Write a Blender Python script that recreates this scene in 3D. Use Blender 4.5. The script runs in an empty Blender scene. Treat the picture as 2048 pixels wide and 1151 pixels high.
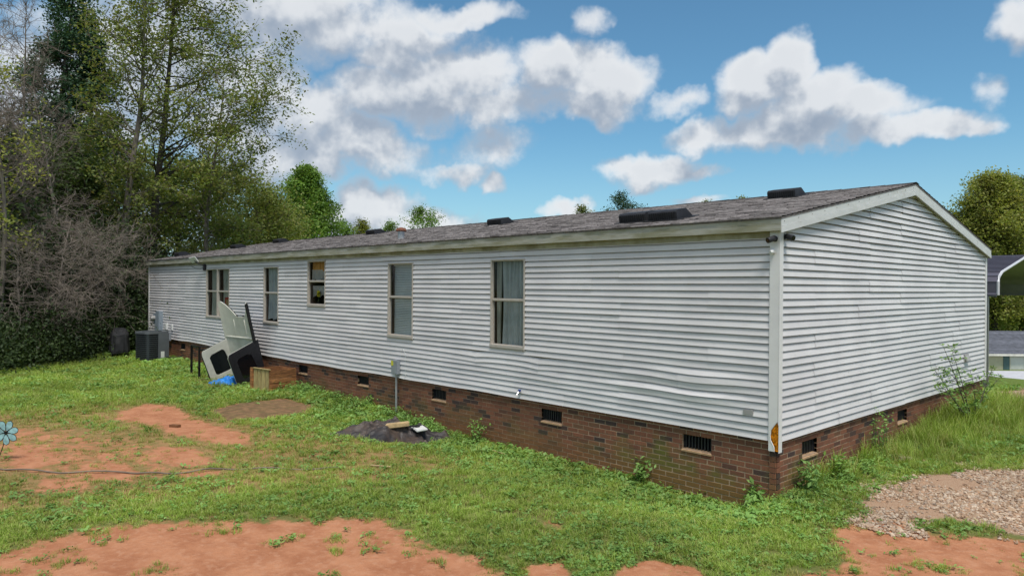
import bpy, bmesh, math, random
import numpy as np
from mathutils import Vector, Matrix, noise as mnoise
R = math.radians
rnd = random.Random(7)
scene = bpy.context.scene
col = scene.collection

# ------------------------------------------------------------------ camera
F_PX, YAW, PITCH, ROLL = 1421.8, -0.8144, -0.0016, 0.0073
CAM = np.array([4.02, -8.19, 2.538])
cam_d = bpy.data.cameras.new('camera')
cam_d.sensor_width = 36.0
cam_d.lens = F_PX / 2048 * 36.0
cam_d.clip_start, cam_d.clip_end = 0.1, 3000
cam_o = bpy.data.objects.new('camera', cam_d)
col.objects.link(cam_o)
_F = np.array([math.sin(YAW)*math.cos(PITCH), math.cos(YAW)*math.cos(PITCH), math.sin(PITCH)])
_r = np.array([math.cos(YAW), -math.sin(YAW), 0.0]); _u = np.cross(_r, _F)
_r2 = _r*math.cos(ROLL) + _u*math.sin(ROLL); _u2 = _u*math.cos(ROLL) - _r*math.sin(ROLL)
cam_o.matrix_world = Matrix((
    (_r2[0], _u2[0], -_F[0], CAM[0]), (_r2[1], _u2[1], -_F[1], CAM[1]),
    (_r2[2], _u2[2], -_F[2], CAM[2]), (0, 0, 0, 1)))
scene.camera = cam_o

def ray(a, b): return _F + _r2*(a-1024)/F_PX - _u2*(b-575.5)/F_PX
def on_z(a, b, z=0.0):
    d = ray(a, b); return CAM + d*((z-CAM[2])/d[2])
def on_y(a, b, y=0.0):
    d = ray(a, b); return CAM + d*((y-CAM[1])/d[1])
def on_x(a, b, x=0.0):
    d = ray(a, b); return CAM + d*((x-CAM[0])/d[0])
def at_depth(a, b, t): return CAM + ray(a, b)*t
def project(P):
    d = np.asarray(P, float) - CAM; w = d @ _F
    return 1024 + F_PX*(d @ _r2)/w, 575.5 - F_PX*(d @ _u2)/w

# ------------------------------------------------------------------ node helpers
class NT:
    def __init__(s, tree): s.t = tree
    def n(s, kind, **kw):
        nd = s.t.nodes.new(kind)
        for k, v in kw.items(): setattr(nd, k, v)
        return nd
    def put(s, sock, v):
        if isinstance(v, bpy.types.NodeSocket): s.t.links.new(v, sock)
        elif v is not None: sock.default_value = v
    def math(s, op, a, b=None, c=None, clamp=False):
        nd = s.n('ShaderNodeMath', operation=op, use_clamp=clamp)
        for i, v in enumerate((a, b, c)):
            if v is not None: s.put(nd.inputs[i], v)
        return nd.outputs[0]
    def vec(s, op, a, b=None, scale=None):
        nd = s.n('ShaderNodeVectorMath', operation=op)
        s.put(nd.inputs[0], a)
        if b is not None: s.put(nd.inputs[1], b)
        if scale is not None: s.put(nd.inputs['Scale'], scale)
        return nd.outputs['Value'] if op in ('LENGTH', 'DOT_PRODUCT', 'DISTANCE') else nd.outputs[0]
    def mix(s, f, a, b, mode='MIX'):
        nd = s.n('ShaderNodeMix', data_type='RGBA', blend_type=mode)
        s.put(nd.inputs[0], f); s.put(nd.inputs[6], c4(a)); s.put(nd.inputs[7], c4(b))
        return nd.outputs[2]
    def ramp(s, f, a, b, lo=0.0, hi=1.0):
        nd = s.n('ShaderNodeMapRange', interpolation_type='SMOOTHSTEP')
        s.put(nd.inputs[0], f)
        for i, v in ((1, a), (2, b), (3, lo), (4, hi)): s.put(nd.inputs[i], v)
        return nd.outputs[0]
    def noise(s, vec, scale, detail=4, rough=0.55, dist=0.0):
        nd = s.n('ShaderNodeTexNoise')
        if vec is not None: s.put(nd.inputs['Vector'], vec)
        s.put(nd.inputs['Scale'], scale); s.put(nd.inputs['Detail'], detail)
        s.put(nd.inputs['Roughness'], rough); s.put(nd.inputs['Distortion'], dist)
        return nd
    def xyz(s, v):
        nd = s.n('ShaderNodeSeparateXYZ'); s.put(nd.inputs[0], v); return nd.outputs
    def comb(s, x, y, z):
        nd = s.n('ShaderNodeCombineXYZ')
        for i, v in enumerate((x, y, z)): s.put(nd.inputs[i], v)
        return nd.outputs[0]
def c4(c):
    if isinstance(c, (tuple, list)) and len(c) == 3: return (*c, 1.0)
    return c

# ------------------------------------------------------------------ world: blue sky with cumulus
SUN_EL, SUN_AZ = R(65), R(120)          # azimuth measured from +Y towards +X
world = bpy.data.worlds.new('World'); scene.world = world
world.use_nodes = True
wt = world.node_tree; wt.nodes.clear(); W = NT(wt)
wout = W.n('ShaderNodeOutputWorld'); bg = W.n('ShaderNodeBackground')
wt.links.new(bg.outputs[0], wout.inputs[0]); bg.inputs[1].default_value = 0.10
sky = W.n('ShaderNodeTexSky', sky_type='NISHITA')
sky.sun_disc = False; sky.sun_elevation = SUN_EL; sky.sun_rotation = SUN_AZ
sky.air_density = 1.0; sky.dust_density = 0.6; sky.ozone_density = 2.5; sky.altitude = 300
wdir = W.n('ShaderNodeTexCoord').outputs['Generated']
wx, wy, wz = W.xyz(wdir)
az = W.math('ARCTAN2', wx, wy); el = W.math('ARCSINE', wz)
ae = W.comb(az, el, 0.0)

def azel(px, py):
    d = ray(px, py); d = d/np.linalg.norm(d)
    return math.atan2(d[0], d[1]), math.asin(d[2])
# cumulus masses: centre, radius right, radius up (photo pixels), weight
CL = [(560,20,330,120,1.0),(780,55,190,70,.9),(940,15,110,38,.9),(500,150,130,120,1.0),(470,250,130,150,1.0),
      (640,235,110,75,1.05),(700,300,185,62,1.0),(560,310,120,80,.9),(800,120,110,60,1.0),(900,150,160,85,1.05),
      (960,215,170,48,.9),(790,200,150,75,1.0),(1110,150,80,75,1.0),(1200,165,110,72,1.05),(1150,215,120,40,.9),
      (1350,200,75,28,.62),(760,410,110,58,1.0),(850,440,120,42,.9),(690,430,80,42,.8),(980,290,90,48,.58),(920,340,90,26,.62),(995,365,34,24,.8),
      (1580,125,60,68,1.0),(1510,165,90,70,1.05),(1620,190,120,62,1.05),(1740,215,140,50,1.0),(1560,255,200,55,1.05),
      (1800,255,190,42,.95),(1400,270,70,42,.9),(1900,255,110,30,.9),(1290,335,110,48,1.05),(1235,320,60,36,.95),
      (1370,345,80,20,.7),(1130,425,55,24,.8),(1400,408,60,14,.7),(1190,45,34,45,.55),(1975,165,40,46,.56),
      (2050,20,60,75,.85),(330,150,260,220,.8),(120,250,260,260,.8),(330,420,150,90,.6)]
wn = W.noise(wdir, 6.0, 3, 0.55)
warp = W.vec('SCALE', W.vec('SUBTRACT', wn.outputs['Color'], (.5, .5, .5)), scale=0.10)
wn2 = W.noise(wdir, 26.0, 3, 0.6)
warp2 = W.vec('SCALE', W.vec('SUBTRACT', wn2.outputs['Color'], (.5, .5, .5)), scale=0.036)
pp = W.vec('MULTIPLY', W.vec('ADD', W.vec('ADD', ae, warp), warp2), (1, 1, 0))
def masses(p):
    dens = None
    for (cx, cy, rx, ry, wgt) in CL:
        a0, e0 = azel(cx, cy); a1, _ = azel(cx+rx, cy); _, e1 = azel(cx, cy-ry)
        nd = W.n('ShaderNodeVectorMath', operation='MULTIPLY_ADD'); ka, ke = 1/(a1-a0), 1/(e1-e0)
        W.put(nd.inputs[0], p); nd.inputs[1].default_value = (ka, ke, 0); nd.inputs[2].default_value = (-a0*ka, -e0*ke, 0)
        q = nd.outputs[0]
        v = W.math('MULTIPLY_ADD', W.vec('DOT_PRODUCT', q, q), -wgt*0.9, wgt)
        dens = v if dens is None else W.math('SMOOTH_MAX', dens, v, 0.15)
    return dens
UP = (0.012, 0.042, 0)
ma = W.math('MAXIMUM', masses(pp), -1.5); mb_ = W.math('MAXIMUM', masses(W.vec('ADD', pp, UP)), -1.5)
# beyond the framed piece of sky the same kind of broken cumulus goes on
fa = W.math('MULTIPLY', W.math('SUBTRACT', W.noise(wdir, 2.6, 3, 0.5).outputs[0], 0.42), 5.0)
fb = W.math('MULTIPLY', W.math('SUBTRACT', W.noise(W.vec('ADD', wdir, (0, 0, 0.045)), 2.6, 2, 0.5).outputs[0], 0.42), 5.0)
mm = W.math('MAXIMUM', W.ramp(W.math('ABSOLUTE', W.math('ADD', az, -YAW)), 0.64, 0.80), W.ramp(el, 0.40, 0.55))
im = W.math('SUBTRACT', 1.0, mm)
ma = W.math('ADD', W.math('MULTIPLY', ma, im), W.math('MULTIPLY', fa, mm))
mb_ = W.math('ADD', W.math('MULTIPLY', mb_, im), W.math('MULTIPLY', fb, mm))
f0 = W.math('MULTIPLY', W.math('SUBTRACT', W.noise(wdir, 19.0, 6, 0.60).outputs[0], 0.5), 1.25)
f1 = W.math('MULTIPLY', W.math('SUBTRACT', W.noise(W.vec('ADD', wdir, (0.006, -0.006, 0.022)), 19.0, 3, 0.60).outputs[0], 0.5), 1.25)
d0 = W.math('ADD', ma, f0); d1 = W.math('ADD', mb_, f1)
alpha = W.ramp(d0, -0.08, 0.78)
lit = W.math('ADD', W.math('SUBTRACT', d0, d1), W.math('MULTIPLY', W.math('SUBTRACT', f0, f1), 0.9))
shade = W.ramp(lit, -0.48, 0.78)
thick = W.ramp(d0, 0.2, 1.05)
shade = W.math('ADD', W.math('MULTIPLY', shade, 0.80), W.math('MULTIPLY', W.math('SUBTRACT', 1.0, thick), 0.25), clamp=True)
ccol = W.mix(shade, (2.8, 3.4, 4.3), (7.7, 7.85, 8.0))
skyc = W.mix(1.0, sky.outputs[0], (0.74, 1.10, 1.12), 'MULTIPLY')
hz = W.ramp(el, 0.02, 0.22)
skyc = W.mix(hz, W.mix(0.35, skyc, (4.2, 5.6, 6.6)), skyc)
wt.links.new(W.mix(W.math('MULTIPLY', alpha, 0.96), skyc, ccol), bg.inputs[0])
world.cycles.sampling_method = 'MANUAL'; world.cycles.sample_map_resolution = 512

sun_d = bpy.data.lights.new('sun', 'SUN'); sun_d.energy = 3.1; sun_d.angle = R(20); sun_d.color = (1.0, 0.95, 0.88)
sun_o = bpy.data.objects.new('sun', sun_d); col.objects.link(sun_o)
sdir = Vector((math.sin(SUN_AZ)*math.cos(SUN_EL), math.cos(SUN_AZ)*math.cos(SUN_EL), math.sin(SUN_EL)))
sun_o.rotation_euler = sdir.to_track_quat('Z', 'Y').to_euler()
vs = scene.view_settings
vs.view_transform = 'Standard'; vs.look = 'None'; vs.gamma = 1.0; vs.exposure = 0.17; vs.use_curve_mapping = False
scene.render.engine = 'CYCLES'
scene.cycles.use_denoising = True
scene.cycles.use_adaptive_sampling = True; scene.cycles.adaptive_threshold = 0.02
scene.cycles.max_bounces = 5; scene.cycles.diffuse_bounces = 2; scene.cycles.glossy_bounces = 2; scene.cycles.transparent_max_bounces = 12
scene.cycles.sample_clamp_indirect = 4.0

# ------------------------------------------------------------------ mesh helpers
def tag(o, label=None, cat=None, group=None, kind=None):
    if label: o['label'] = label
    if cat: o['category'] = cat
    if group: o['group'] = group
    if kind: o['kind'] = kind
    return o
def empty(name, loc=(0, 0, 0), label=None, cat=None, group=None):
    o = bpy.data.objects.new(name, None); col.objects.link(o); o.location = loc
    o.empty_display_size = 0.2
    return tag(o, label, cat, group)
def link(name, me, mat=None, parent=None):
    o = bpy.data.objects.new(name, me); col.objects.link(o)
    if mat is not None and not me.materials: me.materials.append(mat)
    if parent is not None:
        o.parent = parent
        o.matrix_parent_inverse = parent_inv(parent)
    return o
def parent_inv(p):
    m = Matrix.LocRotScale(p.location, p.rotation_euler, p.scale)
    q = p.parent
    if q is not None: m = Matrix.LocRotScale(q.location, q.rotation_euler, q.scale) @ q_inv(p) @ m
    return m.inverted()
def q_inv(p): return p.matrix_parent_inverse.copy()
class MB:
    """collects shapes in world coordinates and links them as one mesh"""
    def __init__(s): s.v = []; s.f = []; s.m = []; s.mi = 0
    def quad(s, *P):
        i = len(s.v); s.v += [tuple(p) for p in P]; s.f.append(tuple(range(i, i+len(P)))); s.m.append(s.mi); return s
    def box(s, c, size, rot=None):
        i = len(s.v); hx, hy, hz = [k/2 for k in size]
        for dx, dy, dz in ((-1,-1,-1),(1,-1,-1),(1,1,-1),(-1,1,-1),(-1,-1,1),(1,-1,1),(1,1,1),(-1,1,1)):
            p = Vector((dx*hx, dy*hy, dz*hz))
            if rot is not None: p = rot @ p
            s.v.append((p.x+c[0], p.y+c[1], p.z+c[2]))
        for f in ((0,3,2,1),(4,5,6,7),(0,1,5,4),(1,2,6,5),(2,3,7,6),(3,0,4,7)):
            s.f.append(tuple(i+k for k in f)); s.m.append(s.mi)
        return s
    def box2(s, a, b):
        return s.box([(a[k]+b[k])/2 for k in range(3)], [abs(b[k]-a[k]) for k in range(3)])
    def tube(s, pts, r, k=8, caps=True):
        pts = [Vector(p) for p in pts]; rs = r if isinstance(r, (list, tuple)) else [r]*len(pts)
        i0 = len(s.v); up = Vector((0, 0, 1))
        for j, p in enumerate(pts):
            t = (pts[min(j+1, len(pts)-1)] - pts[max(j-1, 0)]).normalized()
            a = t.cross(up if abs(t.z) < 0.9 else Vector((1, 0, 0))).normalized(); b = t.cross(a)
            for q in range(k):
                th = 2*math.pi*q/k; v = p + (a*math.cos(th) + b*math.sin(th))*rs[j]; s.v.append(tuple(v))
        for j in range(len(pts)-1):
            for q in range(k):
                q2 = (q+1) % k
                s.f.append((i0+j*k+q, i0+j*k+q2, i0+(j+1)*k+q2, i0+(j+1)*k+q)); s.m.append(s.mi)
        if caps:
            s.f.append(tuple(i0+q for q in range(k))[::-1]); s.m.append(s.mi)
            s.f.append(tuple(i0+(len(pts)-1)*k+q for q in range(k))); s.m.append(s.mi)
        return s
    def prism(s, poly, ax, d):
        """poly: 3D points in a plane, extruded by vector d"""
        n = len(poly); i = len(s.v); d = Vector(d)
        s.v += [tuple(p) for p in poly] + [tuple(Vector(p)+d) for p in poly]
        s.f.append(tuple(i+k for k in range(n))); s.f.append(tuple(i+n+k for k in range(n))[::-1]); s.m += [s.mi]*2
        for k in range(n):
            k2 = (k+1) % n; s.f.append((i+k2, i+k, i+n+k, i+n+k2)); s.m.append(s.mi)
        return s
    def mesh(s, name):
        me = bpy.data.meshes.new(name); me.from_pydata(s.v, [], s.f); me.update(); return me
    def build(s, name, mat=None, parent=None, bevel=0.0, smooth=False, fix=True, mats=None):
        me = s.mesh(name)
        if fix or bevel:
            bm = bmesh.new(); bm.from_mesh(me)
            if bevel:
                bmesh.ops.bevel(bm, geom=[e for e in bm.edges if e.is_manifold and e.calc_face_angle(0) > 0.6], offset=bevel, segments=2, affect='EDGES', clamp_overlap=True)
            bmesh.ops.recalc_face_normals(bm, faces=bm.faces); bm.to_mesh(me); bm.free()
        if mats:
            for m in mats: me.materials.append(m)
            if not bevel: me.polygons.foreach_set('material_index', s.m)
        if smooth: me.polygons.foreach_set('use_smooth', [True]*len(me.polygons))
        return link(name, me, mat, parent)
def np_mesh(name, V, Fq, smooth=False):
    """V (n,3), Fq (m,k) arrays"""
    me = bpy.data.meshes.new(name); V = np.ascontiguousarray(V, np.float32); Fq = np.ascontiguousarray(Fq, np.int32)
    k = Fq.shape[1]
    me.vertices.add(len(V)); me.vertices.foreach_set('co', V.ravel())
    me.loops.add(Fq.size); me.loops.foreach_set('vertex_index', Fq.ravel())
    me.polygons.add(len(Fq)); me.polygons.foreach_set('loop_start', np.arange(0, Fq.size, k, dtype=np.int32))
    me.polygons.foreach_set('loop_total', np.full(len(Fq), k, np.int32))
    if smooth: me.polygons.foreach_set('use_smooth', np.ones(len(Fq), bool))
    me.update(calc_edges=True); return me
def fbm(x, y, s=1.0, o=4, seed=0.0):
    return mnoise.fractal(Vector((x*s+seed*13.7, y*s-seed*7.1, seed)), 1.0, 2.0, o)
def sm(a, b, t):
    t = np.clip((t-a)/(b-a), 0, 1); return t*t*(3-2*t)

# ------------------------------------------------------------------ materials
def new_mat(name):
    m = bpy.data.materials.new(name); m.use_nodes = True; t = m.node_tree
    b = t.nodes['Principled BSDF']; return m, NT(t), b
def mat(name, colr, rough=0.6, metal=0.0, var=0.12, scale=3.0, spec=0.4, bump=0.0, bscale=40.0, dirt=None, dirt_amt=0.0, dirt_scale=2.0, stretch=(1, 1, 1), rand=0.0):
    m, N, b = new_mat(name)
    pos = N.n('ShaderNodeNewGeometry').outputs['Position']
    pv = N.vec('MULTIPLY', pos, stretch)
    f = N.noise(pv, scale, 5, 0.6).outputs[0]
    c = N.mix(N.ramp(f, 0.3, 0.7), tuple(k*(1-var) for k in colr), tuple(min(1, k*(1+var)) for k in colr))
    if rand:
        rv = N.math('FRACT', N.math('ADD', N.n('ShaderNodeObjectInfo').outputs['Random'], N.n('ShaderNodeNewGeometry').outputs['Random Per Island']))
        c = N.mix(1.0, c, N.mix(rv, (1-rand,)*3, (1+rand,)*3), 'MULTIPLY')
    if dirt:
        g = N.noise(pv, dirt_scale, 8, 0.68).outputs[0]
        c = N.mix(N.ramp(g, 0.62-0.35*dirt_amt, 0.80-0.2*dirt_amt, 0, dirt_amt), c, dirt)
    N.put(b.inputs['Base Color'], c); b.inputs['Roughness'].default_value = rough
    b.inputs['Metallic'].default_value = metal; b.inputs['Specular IOR Level'].default_value = spec
    if bump:
        bn = N.n('ShaderNodeBump'); bn.inputs['Strength'].default_value = bump; bn.inputs['Distance'].default_value = 0.01
        N.put(bn.inputs['Height'], N.noise(pv, bscale, 6, 0.65).outputs[0]); N.put(b.inputs['Normal'], bn.outputs[0])
    return m
def leaf_mat(name, cols, trans=0.35, rough=0.55, jitter=0.35, patch=0.0):
    """foliage: colour differs leaf by leaf (per island) and tuft by tuft (per instance)"""
    m, N, b = new_mat(name)
    ge = N.n('ShaderNodeNewGeometry'); oi = N.n('ShaderNodeObjectInfo')
    rv = N.math('FRACT', N.math('ADD', N.math('MULTIPLY', ge.outputs['Random Per Island'], 1.0), N.math('MULTIPLY', oi.outputs['Random'], 3.7)))
    cr = N.n('ShaderNodeValToRGB'); el_ = cr.color_ramp.elements
    while len(el_) < len(cols): el_.new(0.5)
    for i, c in enumerate(cols):
        el_[i].position = i/(len(cols)-1); el_[i].color = (*c, 1)
    N.put(cr.inputs[0], rv); c = cr.outputs[0]
    nz = N.noise(ge.outputs['Position'], 0.55, 3, 0.55).outputs[0]
    c = N.mix(1.0, c, N.mix(N.ramp(nz, 0.3, 0.7), (1-jitter,)*3, (1+jitter,)*3), 'MULTIPLY')
    if patch:
        nz2 = N.noise(ge.outputs['Position'], 0.9, 5, 0.6).outputs[0]
        c = N.mix(N.ramp(nz2, 0.52, 0.66, 0, patch), c, (0.22, 0.19, 0.055))
    N.put(b.inputs['Base Color'], c); b.inputs['Roughness'].default_value = rough; b.inputs['Specular IOR Level'].default_value = 0.25
    tr = N.n('ShaderNodeBsdfTranslucent'); N.put(tr.inputs[0], N.mix(1.0, c, (1.25, 1.2, 0.7), 'MULTIPLY'))
    mx = N.n('ShaderNodeMixShader'); mx.inputs[0].default_value = trans
    N.t.links.new(b.outputs[0], mx.inputs[1]); N.t.links.new(tr.outputs[0], mx.inputs[2])
    N.t.links.new(mx.outputs[0], N.t.nodes['Material Output'].inputs[0])
    return m
M = {}
def siding_material():
    m, N, b = new_mat('vinyl_siding')
    ge = N.n('ShaderNodeNewGeometry'); pos = ge.outputs['Position']; oi = N.n('ShaderNodeObjectInfo')
    x, y, z = N.xyz(pos)
    c = N.mix(N.ramp(N.noise(pos, 1.1, 4).outputs[0], 0.3, 0.7), (0.645, 0.620, 0.620), (0.735, 0.710, 0.705))
    c = N.mix(1.0, c, N.mix(oi.outputs['Random'], (0.95,)*3, (1.04,)*3), 'MULTIPLY')
    # weathering: streaks of grey mildew along the boards and fine green specks
    st = N.noise(N.vec('MULTIPLY', pos, (2.2, 2.2, 26)), 1.0, 6, 0.7).outputs[0]
    c = N.mix(N.ramp(st, 0.55, 0.78, 0, 0.42), c, (0.33, 0.33, 0.27))
    sp = N.noise(N.vec('MULTIPLY', pos, (9, 9, 30)), 1.0, 7, 0.75).outputs[0]
    bigp = N.ramp(N.noise(pos, 0.6, 3).outputs[0], 0.45, 0.65)
    c = N.mix(N.math('MULTIPLY', N.ramp(sp, 0.60, 0.68), N.math('MULTIPLY', bigp, 0.55)), c, (0.16, 0.17, 0.10))
    N.put(b.inputs['Base Color'], c); b.inputs['Roughness'].default_value = 0.48; b.inputs['Specular IOR Level'].default_value = 0.35
    bn = N.n('ShaderNodeBump'); bn.inputs['Strength'].default_value = 0.12; bn.inputs['Distance'].default_value = 0.006
    N.put(bn.inputs['Height'], N.noise(N.vec('MULTIPLY', pos, (1.5, 1.5, 9)), 3.0, 5, 0.6).outputs[0]); N.put(b.inputs['Normal'], bn.outputs[0])
    return m
def brick_material():
    m, N, b = new_mat('brick_clay')
    ge = N.n('ShaderNodeNewGeometry'); pos = ge.outputs['Position']; oi = N.n('ShaderNodeObjectInfo')
    rv = N.math('FRACT', N.math('ADD', oi.outputs['Random'], ge.outputs['Random Per Island']))
    cr = N.n('ShaderNodeValToRGB'); els = cr.color_ramp.elements; cr.color_ramp.interpolation = 'LINEAR'
    cs = [(0.0, (0.062, 0.044, 0.042)), (0.10, (0.085, 0.052, 0.044)), (0.2, (0.165, 0.072, 0.046)), (0.5, (0.225, 0.092, 0.055)), (0.8, (0.27, 0.112, 0.064)), (1.0, (0.185, 0.095, 0.055))]
    while len(els) < len(cs): els.new(0.5)
    for e, (p, c) in zip(els, cs): e.position = p; e.color = (*c, 1)
    N.put(cr.inputs[0], rv)
    str_ = N.noise(N.vec('MULTIPLY', pos, (60, 60, 9)), 1.0, 4, 0.6).outputs[0]
    c = N.mix(N.ramp(str_, 0.40, 0.75, 0, 0.5), cr.outputs[0], (0.10, 0.062, 0.045))
    x, y, z = N.xyz(pos)
    # moss and mud splashed over the lowest courses
    mo = N.noise(pos, 1.6, 5, 0.6).outputs[0]
    zz = N.math('SUBTRACT', 0.42, z)
    mk = N.ramp(N.math('ADD', N.math('MULTIPLY', zz, 1.2), N.math('MULTIPLY', N.math('SUBTRACT', mo, 0.5), 2.0)), 0.05, 0.55)
    xm = N.ramp(N.math('ABSOLUTE', N.math('ADD', x, 1.25)), 0.6, 1.8, 0.9, 0.30)
    c = N.mix(N.math('MULTIPLY', mk, xm), c, (0.140, 0.135, 0.030))
    c = N.mix(N.ramp(N.math('ADD', z, N.math('MULTIPLY', mo, 0.16)), 0.10, 0.24, 0.55, 0), c, (0.24, 0.10, 0.045))
    N.put(b.inputs['Base Color'], c); b.inputs['Roughness'].default_value = 0.85; b.inputs['Specular IOR Level'].default_value = 0.2
    bn = N.n('ShaderNodeBump'); bn.inputs['Strength'].default_value = 0.5; bn.inputs['Distance'].default_value = 0.004
    N.put(bn.inputs['Height'], N.noise(N.vec('MULTIPLY', pos, (90, 90, 30)), 1.0, 5, 0.6).outputs[0]); N.put(b.inputs['Normal'], bn.outputs[0])
    return m
def glass_material(name='window_glass', refl=0.13, tint=(0.80, 0.84, 0.84)):
    m, N, b = new_mat(name); t = N.t; t.nodes.remove(b)
    tr = N.n('ShaderNodeBsdfTransparent'); tr.inputs[0].default_value = (*tint, 1)
    gl = N.n('ShaderNodeBsdfGlossy'); gl.inputs[0].default_value = (1, 1, 1, 1); gl.inputs['Roughness'].default_value = 0.03
    lw = N.n('ShaderNodeFresnel'); lw.inputs[0].default_value = 1.35
    f = N.math('MULTIPLY', lw.outputs[0], refl*5)
    mx = N.n('ShaderNodeMixShader'); N.put(mx.inputs[0], f)
    t.links.new(tr.outputs[0], mx.inputs[1]); t.links.new(gl.outputs[0], mx.inputs[2])
    t.links.new(mx.outputs[0], t.nodes['Material Output'].inputs[0]); return m
def cloth_material(name, colr, tr=0.35, stripe=0.0):
    m = mat(name, colr, 0.85, var=0.08, scale=6, spec=0.1); t = m.node_tree; N = NT(t); b = t.nodes['Principled BSDF']
    bc = b.inputs['Base Color'].links[0].from_socket
    ts = N.n('ShaderNodeBsdfTranslucent'); N.put(ts.inputs[0], bc)
    mx = N.n('ShaderNodeMixShader'); mx.inputs[0].default_value = tr
    t.links.new(b.outputs[0], mx.inputs[1]); t.links.new(ts.outputs[0], mx.inputs[2]); t.links.new(mx.outputs[0], t.nodes['Material Output'].inputs[0])
    return m
M['siding'] = siding_material(); M['brick'] = brick_material(); M['glass'] = glass_material()
M['trim'] = mat('white_trim', (0.66, 0.66, 0.65), 0.5, var=0.06, dirt=(0.30, 0.29, 0.19), dirt_amt=0.35, dirt_scale=2.2, stretch=(1, 1, 3))
M['post'] = mat('post_vinyl', (0.76, 0.745, 0.735), 0.42, var=0.05, dirt=(0.40, 0.40, 0.34), dirt_amt=0.2, dirt_scale=3.0)
M['fascia'] = mat('fascia_metal', (0.42, 0.41, 0.355), 0.5, var=0.10, dirt=(0.21, 0.20, 0.10), dirt_amt=0.75, dirt_scale=1.6, stretch=(1, 1, 8))
M['soffit'] = mat('soffit', (0.40, 0.38, 0.27), 0.7, var=0.2, dirt=(0.17, 0.15, 0.06), dirt_amt=0.7, dirt_scale=1.8)
M['mortar'] = mat('mortar', (0.40, 0.285, 0.195), 0.95, var=0.2, scale=6, dirt=(0.16, 0.11, 0.06), dirt_amt=0.5, dirt_scale=1.2, bump=0.3)
M['shingle'] = mat('asphalt_shingle', (0.175, 0.158, 0.155), 0.95, var=0.30, scale=18, spec=0.15, rand=0.55, bump=0.5, bscale=160, dirt=(0.28, 0.26, 0.25), dirt_amt=0.5, dirt_scale=1.2)
M['black_plastic'] = mat('black_plastic', (0.022, 0.022, 0.026), 0.5, var=0.3, scale=8, dirt=(0.07, 0.065, 0.06), dirt_amt=0.3, dirt_scale=3)
M['dark'] = mat('dark_void', (0.012, 0.012, 0.013), 0.9)
M['frame'] = mat('window_frame', (0.50, 0.46, 0.41), 0.55, var=0.12, scale=5, dirt=(0.27, 0.21, 0.15), dirt_amt=0.5, dirt_scale=5)
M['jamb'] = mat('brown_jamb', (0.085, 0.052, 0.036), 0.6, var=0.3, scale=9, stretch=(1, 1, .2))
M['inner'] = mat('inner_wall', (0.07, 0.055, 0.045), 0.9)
M['plywood'] = mat('sheathing', (0.30, 0.25, 0.18), 0.9)
M['gray_metal'] = mat('grey_painted_metal', (0.30, 0.33, 0.36), 0.45, metal=0.2, var=0.08, dirt=(0.2, 0.19, 0.17), dirt_amt=0.3, dirt_scale=4)
M['galv'] = mat('galvanised', (0.42, 0.43, 0.44), 0.45, metal=0.6, var=0.15, scale=9)
M['rust'] = mat('rust_foam', (0.55, 0.19, 0.010), 0.95, var=0.55, scale=45, spec=0.1, bump=1.0, bscale=90, dirt=(0.16, 0.045, 0.006), dirt_amt=0.6, dirt_scale=30)
M['white_plastic'] = mat('white_plastic', (0.70, 0.70, 0.68), 0.4, var=0.05)
M['beige'] = mat('beige_vent', (0.34, 0.33, 0.32), 0.6)
M['sillstone'] = mat('vent_sill', (0.42, 0.27, 0.15), 0.9, var=0.2, scale=12)
M['wood'] = mat('cedar_board', (0.36, 0.155, 0.055), 0.8, var=0.45, scale=5, stretch=(1.5, 1.5, 14), rand=0.35, dirt=(0.10, 0.045, 0.02), dirt_amt=0.7, dirt_scale=3, bump=0.3)
M['pale_wood'] = mat('pale_board', (0.42, 0.32, 0.14), 0.85, var=0.25, scale=6, stretch=(6, 6, 1), rand=0.1, dirt=(0.24, 0.18, 0.08), dirt_amt=0.5, dirt_scale=4)

# ------------------------------------------------------------------ terrain
HL, HW = 23.9, 9.12                     # house length (-X) and width (+Y), near corner at the origin
ZB, ZS = 0.70, 3.23                     # bottom and top of the siding
def gz(x, y):
    z = 0.07*sm(-1.0, 0.8, x)*sm(0.8, 2.6, y)*(1-sm(9, 11, y))
    z = z - 4.15*sm(14.5, 44, y + 0.25*x*0) + 0.010*math.sin(x*1.3+0.4)*math.sin(y*1.1)
    z -= (.17+.06*math.exp(-((x+1.1)/.8)**2))*sm(-2.4, -.25, y)*sm(-9.5, -6, x)*(1-sm(-.45, .25, x))*(1-sm(.3, 1, y))   # hollow along the foundation
    far = max(abs(x+6)-25, abs(y)-22, 0)
    return float(z + 0.025*fbm(x, y, 0.35, 3, 2)*(1 if far < 1 else 0.4))
def poly_world(pts): return np.array([on_z(a, b)[:2] for a, b in pts])
def sdf(poly, P):
    """signed distance (inside positive) of points P (n,2) to polygon"""
    d = np.full(len(P), 1e9); ins = np.zeros(len(P), bool); n = len(poly)
    for i in range(n):
        a, b = poly[i], poly[(i+1) % n]; e = b-a; w = P-a
        t = np.clip((w@e)/(e@e), 0, 1); d = np.minimum(d, np.hypot(*(w - t[:, None]*e).T))
        c = ((a[1] > P[:, 1]) != (b[1] > P[:, 1])) & (P[:, 0] < (b[0]-a[0])*(P[:, 1]-a[1])/((b[1]-a[1]) or 1e-9)+a[0])
        ins ^= c
    return np.where(ins, d, -d)
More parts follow.
